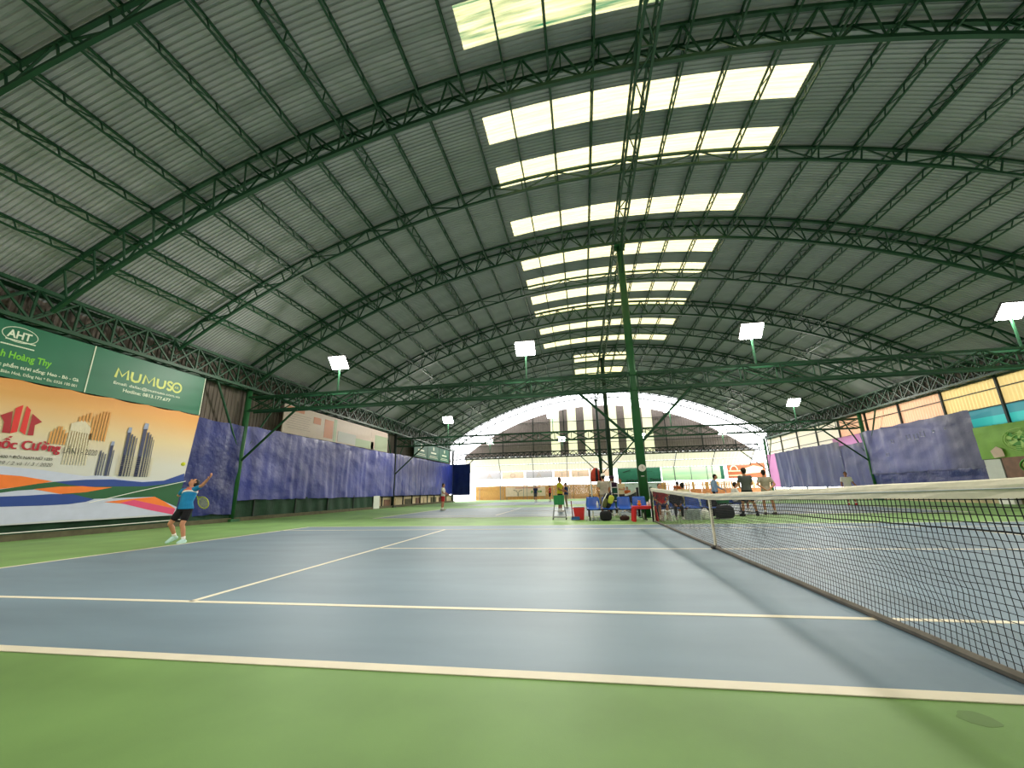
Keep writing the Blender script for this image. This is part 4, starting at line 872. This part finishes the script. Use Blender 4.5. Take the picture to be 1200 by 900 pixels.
def person(label, loc, rz, H, pose, shirt, shorts, base=DEF, skin='skin', hair='hair', cap=None, sleeve=.55, leg=.72, shoe='c_white', sock='c_white', look=(0, 1, 0), up=(0, 0, 1), vox=.014, collar=None, female=False):
    t = thing('person', label, 'person', loc, rz); s = H/1.70
    J = {k: Vector(v)*s for k, v in {**base, **pose}.items()}
    fw = Vector(look).normalized(); U = Vector(up); U = (U-fw*U.dot(fw)).normalized(); RT = fw.cross(U).normalized()
    HR = Matrix((RT, fw, U)).transposed()
    def ring(c, r, f, rx, ry): return (c, r*rx*s, f*ry*s)
    rp = (J['hir']-J['hil']).normalized(); rs = (J['shr']-J['shl']).normalized(); rm = (rp+rs).normalized()
    def fwd(a, b, r): return (b-a).normalized().cross(r).normalized()
    fp = fwd(J['pel'], J['wai'], rp); fm = fwd(J['wai'], J['che'], rm); fs = fwd(J['che'], J['nek'], rs)
    sm = (J['shl']+J['shr'])/2
    def torso(g, lo=True):
        q = [ring(J['pel']-Vector((0, 0, .09*s)) if lo else J['pel'], rp, fp, .13+g, .10+g), ring(J['pel'], rp, fp, .155+g, .11+g), ring(J['wai'], rm, fm, .138+g, .098+g), ring(J['che'], rm, fm, .165+g, .115+g),
             ring(J['che'].lerp(J['nek'], .55), rs, fs, .17+g, .10+g), ring(J['che'].lerp(J['nek'], .85), rs, fs, .12+g, .08+g), ring(J['nek'], rs, fs, .065+g*.6, .065+g*.6)]
        return q
    b = MB().loft(torso(0), 18)
    b.caps(J['nek']-(J['nek']-J['che'])*.15, J['hed']-U*.06*s, .056*s, .052*s)
    hc = J['hed']
    b.ell(hc+U*.02*s, (.074*s, .094*s, .1*s), HR, 16, 12); b.ell(hc-U*.05*s+fw*.022*s, (.056*s, .068*s, .07*s), HR, 14, 10)
    b.ell(hc-U*.012*s+fw*.1*s, (.014*s, .022*s, .028*s), HR, 8, 6)
    for k in (-1, 1): b.ell(hc+RT*k*.076*s-U*.005*s-fw*.005*s, (.012*s, .022*s, .032*s), HR, 8, 6)
    for sd, kk in (('l', -1), ('r', 1)):
        S, E, Wr = J['sh'+sd], J['el'+sd], J['wr'+sd]
        b.caps(S.lerp(J['che'].lerp(J['nek'], .6), .35), S, .062*s, .06*s); b.caps(S, E, .052*s, .04*s); b.caps(E, Wr, .041*s, .027*s)
        d = (Wr-E).normalized(); wd = rs.cross(d).normalized() if abs(rs.dot(d)) < .9 else fs; pn = d.cross(wd).normalized()
        if pn.dot(sm-Wr) < 0: pn = -pn
        wd = pn.cross(d).normalized()
        if wd.dot(fs) < 0: wd = -wd
        PR = Matrix((wd, pn, d)).transposed(); b.ell(Wr+d*.05*s, (.04*s, .018*s, .052*s), PR, 10, 8)
        for i, fl in enumerate((.066, .076, .07, .055)):
            o_ = Wr+d*.088*s+wd*(.029-.0195*i)*s; m_ = o_+d*fl*.55*s+pn*.012*s; b.caps(o_, m_, .0098*s, .009*s, 6, 2); b.caps(m_, m_+d*fl*.4*s+pn*.03*s, .009*s, .008*s, 6, 2)
        o_ = Wr+d*.03*s+wd*.035*s; m_ = o_+(d*.6+wd*.7).normalized()*.04*s; b.caps(o_, m_, .0125*s, .011*s, 6, 2); b.caps(m_, m_+(d+pn*.3).normalized()*.032*s, .011*s, .009*s, 6, 2)
        Hh, K, A, T = J['hi'+sd], J['kn'+sd], J['an'+sd], J['to'+sd]
        b.caps(Hh, K, .084*s, .055*s); c_ = K.lerp(A, .35)-(T-A).normalized()*.012*s; b.caps(K, c_, .052*s, .055*s); b.caps(c_, A, .055*s, .036*s); b.caps(A, T, .036*s, .028*s)
    remesh(b, vox, skin, 'body', t)
    # hair or cap
    hb = MB().ell(hc+U*.032*s-fw*.018*s, (.083*s, .094*s, .102*s), HR, 16, 12); hb.ell(hc-fw*.05*s-U*.03*s, (.066*s, .05*s, .06*s), HR, 12, 8)
    if female: hb.ell(hc-fw*.1*s-U*.06*s, (.035*s, .04*s, .1*s), HR, 10, 8)
    ho = link('hair', hb.mesh('hair', hair, True), t)
    if cap:
        cb_ = MB().ell(hc+U*.055*s-fw*.008*s, (.09*s, .105*s, .09*s), HR, 16, 12)
        br = MB()
        if cap[1] == 'brim': br.prism([(.075*s*math.cos(a), .09*s+.085*s*math.sin(a)) for a in [PI*k/10 for k in range(11)]], lambda p, q, d: hc+RT*p+fw*q+U*(.055*s+d)-U*q*.15, .01)
        if cap[1] == 'back': br.prism([(.07*s*math.cos(a), .09*s+.07*s*math.sin(a)) for a in [PI*k/10 for k in range(11)]], lambda p, q, d: hc+RT*p-fw*q+U*(.05*s+d)-U*q*.1, .01)
        if cap[1] == 'side': br.prism([(.075*s*math.cos(a), .09*s+.1*s*math.sin(a)) for a in [PI*k/10 for k in range(11)]], lambda p, q, d: hc+RT*q+fw*p+U*(.05*s+d)-U*q*.1, .01)
        if cap[1] == 'cone': br.loft([(hc+U*.03*s, RT*.2*s, fw*.2*s), (hc+U*.16*s, RT*.03*s, fw*.03*s)], 18)
        co = link('cap', cb_.mesh('cap', cap[0], True), t)
        if br.v: link('brim', br.mesh('brim', cap[0]), co)
    for k in (-1, 1):
        link('eye', MB().ell(hc+fw*.084*s+RT*k*.03*s+U*.012*s, (.011*s, .009*s, .007*s), HR, 8, 6).mesh('eye', 'hair'), t); link('eyebrow', MB().ell(hc+fw*.088*s+RT*k*.03*s+U*.034*s, (.018*s, .006*s, .004*s), HR, 8, 6).mesh('eyebrow', 'hair'), t)
    link('mouth', MB().ell(hc+fw*.088*s-U*.058*s, (.022*s, .008*s, .007*s), HR, 8, 6).mesh('mouth', 'lip'), t)
    # clothes
    sb = MB().loft([ring(J['pel']-(J['wai']-J['pel'])*.25, rp, fp, .19, .145), ring(J['pel'], rp, fp, .19, .142)]+torso(.02)[2:-1]+[ring(J['che'].lerp(J['nek'], .93), rs, fs, .085, .08)], 20)
    for sd in 'lr':
        S, E = J['sh'+sd], J['el'+sd]; sb.caps(S.lerp(J['che'].lerp(J['nek'], .55), .4), S, .072*s, .07*s); sb.caps(S, S.lerp(E, sleeve), .068*s, .06*s)
        if sleeve >= 1: sb.caps(E, E.lerp(J['wr'+sd], .9), .052*s, .038*s)
    remesh(sb, vox, shirt, 'shirt', t, 3)
    if collar:
        yk = MB().loft([ring(J['che'].lerp(J['nek'], .42), rs, fs, .198, .132), ring(J['che'].lerp(J['nek'], .62), rs, fs, .195, .13), ring(J['che'].lerp(J['nek'], .96), rs, fs, .085, .085)], 20)
        link('yoke', yk.mesh('yoke', collar[0], True), t)
        link('yoke_stripe', MB().loft([ring(J['che'].lerp(J['nek'], .22), rs, fs, .194, .139), ring(J['che'].lerp(J['nek'], .44), rs, fs, .2, .137)], 20).mesh('yoke_stripe', collar[1], True), t)
    pb_ = MB().loft([ring(J['pel']+(J['wai']-J['pel'])*.35, rp, fp, .165, .122), ring(J['pel'], rp, fp, .178, .13), ring(J['pel']-Vector((0, 0, .1*s)), rp, fp, .165, .12)], 18)
    for sd in 'lr':
        Hh, K, A = J['hi'+sd], J['kn'+sd], J['an'+sd]
        pb_.caps(Hh, Hh.lerp(K, min(leg, 1)), .1*s, (.088 if leg <= 1 else .07)*s)
        if leg > 1: pb_.caps(K, K.lerp(A, leg-1), .07*s, .055*s)
    remesh(pb_, vox, shorts, 'shorts' if leg <= 1 else 'trousers', t, 3)
    for sd in 'lr':
        A, T = J['an'+sd], J['to'+sd]; d = (T-A); d.normalize(); heel = A-Vector((d.x, d.y, 0))*.05*s-Vector((0, 0, .04*s))
        link('shoe', MB().caps(heel, T, .044*s, .042*s, 12).caps(A, A-Vector((0, 0, .03*s)), .046*s, .05*s, 12).caps(A.lerp(T, .3), T, .045*s, .038*s, 12).mesh('shoe', shoe, True), t)
        if sock: K = J['kn'+sd]; link('sock', MB().tube([A+(A-K)*.02, A.lerp(K, .22)], [.043*s, .046*s], 12).mesh('sock', sock, True), t)
    return t
def racket(label, grip, direc, face, L=.68, m='black_metal', loc=None):
    g = Vector(grip); d = Vector(direc).normalized(); f = Vector(face); f = (f-d*f.dot(d)).normalized(); w = d.cross(f)
    t = thing('tennis_racket', label, 'racket', g)
    part('handle', MB().tube([g-d*.08, g+d*.14], .016, 8), 'black_cloth', t); part('throat', MB().tube([g+d*.14, g+d*.24, g+d*.36-w*.07], .011, 6).tube([g+d*.24, g+d*.36+w*.07], .011, 6), m, t)
    c = g+d*.48; part('frame', MB().tube([c+d*.165*math.cos(2*PI*k/24)+w*.13*math.sin(2*PI*k/24) for k in range(25)], .012, 6, False), m, t)
    st = MB()
    for i in range(-5, 6):
        a = i/5.5; st.bar(c+d*.16*a-w*.128*math.sqrt(1-a*a), c+d*.16*a+w*.128*math.sqrt(1-a*a), .003); st.bar(c+w*.128*a-d*.16*math.sqrt(1-a*a), c+w*.128*a+d*.16*math.sqrt(1-a*a), .003)
    part('strings', st, 'bag_lime' if m == 'bag_lime' else 'white', t, kind='stuff')
# server: local frame turned half round so that local x = -world x, local y = -world y
SX0, SY0 = -12.05, 6.35
def w2l(*p): return ((SX0-p[0]), (SY0-p[1]), p[2])
k_ = 1.70/1.66
def wl_(x, y, z): q = w2l(x, y, z); return tuple(a*k_ for a in q)
pose = dict(pel=wl_(-12.08, 6.36, .84), wai=wl_(-12.09, 6.36, .98), che=wl_(-12.1, 6.40, 1.14), nek=wl_(-12.11, 6.46, 1.31), hed=wl_(-12.12, 6.50, 1.44),
            shr=wl_(-12.29, 6.40, 1.245), elr=wl_(-12.51, 6.50, 1.14), wrr=wl_(-12.36, 6.56, 1.27), shl=wl_(-11.92, 6.40, 1.29), ell=wl_(-11.67, 6.32, 1.37), wrl=wl_(-11.48, 6.28, 1.53),
            hir=wl_(-12.17, 6.36, .82), knr=wl_(-12.33, 6.25, .46), anr=wl_(-12.32, 6.42, .16), tor=wl_(-12.38, 6.30, .03), hil=wl_(-11.99, 6.36, .82), knl=wl_(-11.98, 6.25, .44), anl=wl_(-11.92, 6.30, .085), tol=wl_(-11.9, 6.16, .035))
person('player in teal shirt and black shorts serving, arm stretched up, by the orange banner', (SX0, SY0, 0), PI, 1.66, pose, 'c_teal', 'c_black', collar=('c_coral', 'c_white'), look=(.35, .45, .83), up=(-.1, -.9, .5), vox=.008, shoe='c_mint', leg=.62)
racket('racket hanging behind the back of the serving player', (-12.3, 6.62, 1.26), (.56, .12, -.5), (0, 1, .1), m='bag_lime')
# boy in red shorts, side on
person('boy in white shirt and red shorts at the far baseline before the blue tarp', (-11.25, 23.4, 0), -PI/2, 1.66, dict(ell=(-.22, .08, 1.14), wrl=(-.16, .28, 1.02), elr=(.22, .06, 1.13), wrr=(.18, .27, 1.0)), 'c_white', 'c_red', leg=.7)
racket('racket held low by the boy in red shorts', (-10.94, 23.25, .98), (1, 0, -.25), (0, 1, 0))
person('coach in yellow shirt and black shorts standing beyond the green ball basket', (-3.47, 19.4, 0), -PI*.62, 1.72, dict(ell=(-.2, .1, 1.14), wrl=(-.05, .3, 1.05), elr=(.23, .06, 1.12), wrr=(.06, .3, 1.03)), 'c_yellow', 'c_black', leg=.75, skin='skin_dark')
person('person in dark top and khaki trousers right behind the coach in yellow', (-3.33, 24, 0), PI*.5, 1.55, dict(ell=(-.22, .1, 1.12), wrl=(-.1, .28, 1.1)), 'c_navy', 'c_khaki', leg=1.85)
person('player in dark blue shirt walking near the fence banner, far court', (-7.31, 42.1, 0), PI*.9, 1.66, dict(knl=(-.12, .12, .5), anl=(-.13, .05, .1), tol=(-.14, .2, .035), anr=(.13, -.12, .09), tor=(.14, .03, .03)), 'c_navy', 'c_grey', leg=.8)
person('player in red shirt and black shorts on the far court beside the blue-shirted player', (-5.68, 41.1, 0), PI*.6, 1.66, dict(ell=(-.24, .1, 1.16), wrl=(-.2, .32, 1.15), knl=(-.13, .1, .5)), 'c_red', 'c_black', leg=.8)
person('man in white cap and beige shirt, back turned, standing behind the blue seats', (-1.47, 13.7, 0), .12, 1.64, dict(ell=(-.25, .02, 1.12), wrl=(-.2, .14, .9), elr=(.24, .05, 1.12), wrr=(.19, .2, .95)), 'c_beige', 'c_khaki', cap=('c_white', 'brim'), leg=.8)
person('person in purple pointed hat and dark top beside the white rack', (-1.02, 15.6, 0), PI*.8, 1.6, {}, 'c_purple', 'c_brown', cap=('c_purple', 'cone'), leg=1.85, skin='skin_dark')
person('person in cream shirt on the second court behind the sagging net', (-.42, 18.6, 0), PI*.85, 1.58, dict(ell=(-.26, .1, 1.15), wrl=(-.12, .3, 1.15)), 'c_cream', 'c_brown', leg=.8)
person('small child in orange behind the sagging second net', (.35, 23.2, 0), PI, 1.2, {}, 'c_orange', 'c_brown', leg=.8)
person('person in red top seated by the net post, seen through the net', (.48, 13.2, 0), PI, 1.62, {}, 'c_red', 'c_navy', base=SIT, leg=.9)
person('person in black seated with back turned, next to the one in red', (1.02, 13.2, 0), PI*.98, 1.4, {}, 'c_black', 'c_black', base=SIT, leg=1.85, sleeve=1.0)
person('person in cream shirt with round dark hair seated behind the net tape', (1.6, 14.6, 0), 0, 1.66, {}, 'c_cream', 'c_plaid', base=SIT, leg=.9)
person('child in orange standing far behind the person in cream shirt', (2.57, 20.0, 0), 0, 1.4, {}, 'c_orange', 'c_orange', leg=1.8)
person('person in light blue leaning forward, left of the man in grey', (3.72, 17.9, 0), -PI*.6, 1.66, dict(nek=(0, .05, 1.44), hed=(0, .1, 1.58), ell=(-.24, .12, 1.14), wrl=(-.16, .34, 1.0)), 'c_lightblue', 'c_black', leg=1.85, sleeve=1.0)
person('person in white top seated with legs stretched, near the man in grey', (4.27, 16.95, 0), -PI*.5, 1.66, dict(knl=(-.12, .42, .55), anl=(-.1, .78, .42), tol=(-.1, .9, .5)), 'c_white', 'c_grey', base=SIT, leg=.9)
person('man in dark grey shirt, black shorts and cap, back turned, right of the bags', (3.85, 14.42, 0), .1, 1.74, dict(ell=(-.24, .06, 1.13), wrl=(-.1, .22, 1.0), elr=(.24, .06, 1.13), wrr=(.1, .22, 1.0), hil=(-.09, 0, .91), knl=(-.2, .03, .5), anl=(-.26, -.02, .09), tol=(-.3, .13, .035), knr=(.17, .02, .5), anr=(.24, -.03, .09), tor=(.28, .12, .035)), 'c_grey', 'c_black', cap=('c_brown', 'side'), leg=.78, shoe='c_black', sock='c_black')
person('man in beige shirt with hands behind his back, beside the man in dark grey', (4.8, 15.1, 0), -.1, 1.68, dict(ell=(-.3, -.12, 1.15), wrl=(-.1, -.17, .98), elr=(.3, -.12, 1.15), wrr=(.1, -.17, .98), knl=(-.15, .03, .5), anl=(-.17, -.02, .09), knr=(.15, .02, .5), anr=(.18, -.03, .09)), 'c_beige', 'c_khaki', leg=.75, shoe='c_brown')
person('man in white shirt facing the camera before the hazy tarps on the right', (11.98, 22.8, 0), PI*.92, 1.74, dict(ell=(-.27, -.02, 1.13), wrl=(-.38, .1, .92), elr=(.24, -.02, 1.12), wrr=(.26, .06, .88), knl=(-.13, .03, .5), anl=(-.2, -.0, .09)), 'c_white', 'c_beige', leg=.78, skin='skin_dark', shoe='c_red')
racket('racket held by the man in white before the hazy tarps', (12.4, 22.68, .9), (.8, -.2, -.5), (0, 1, 0))
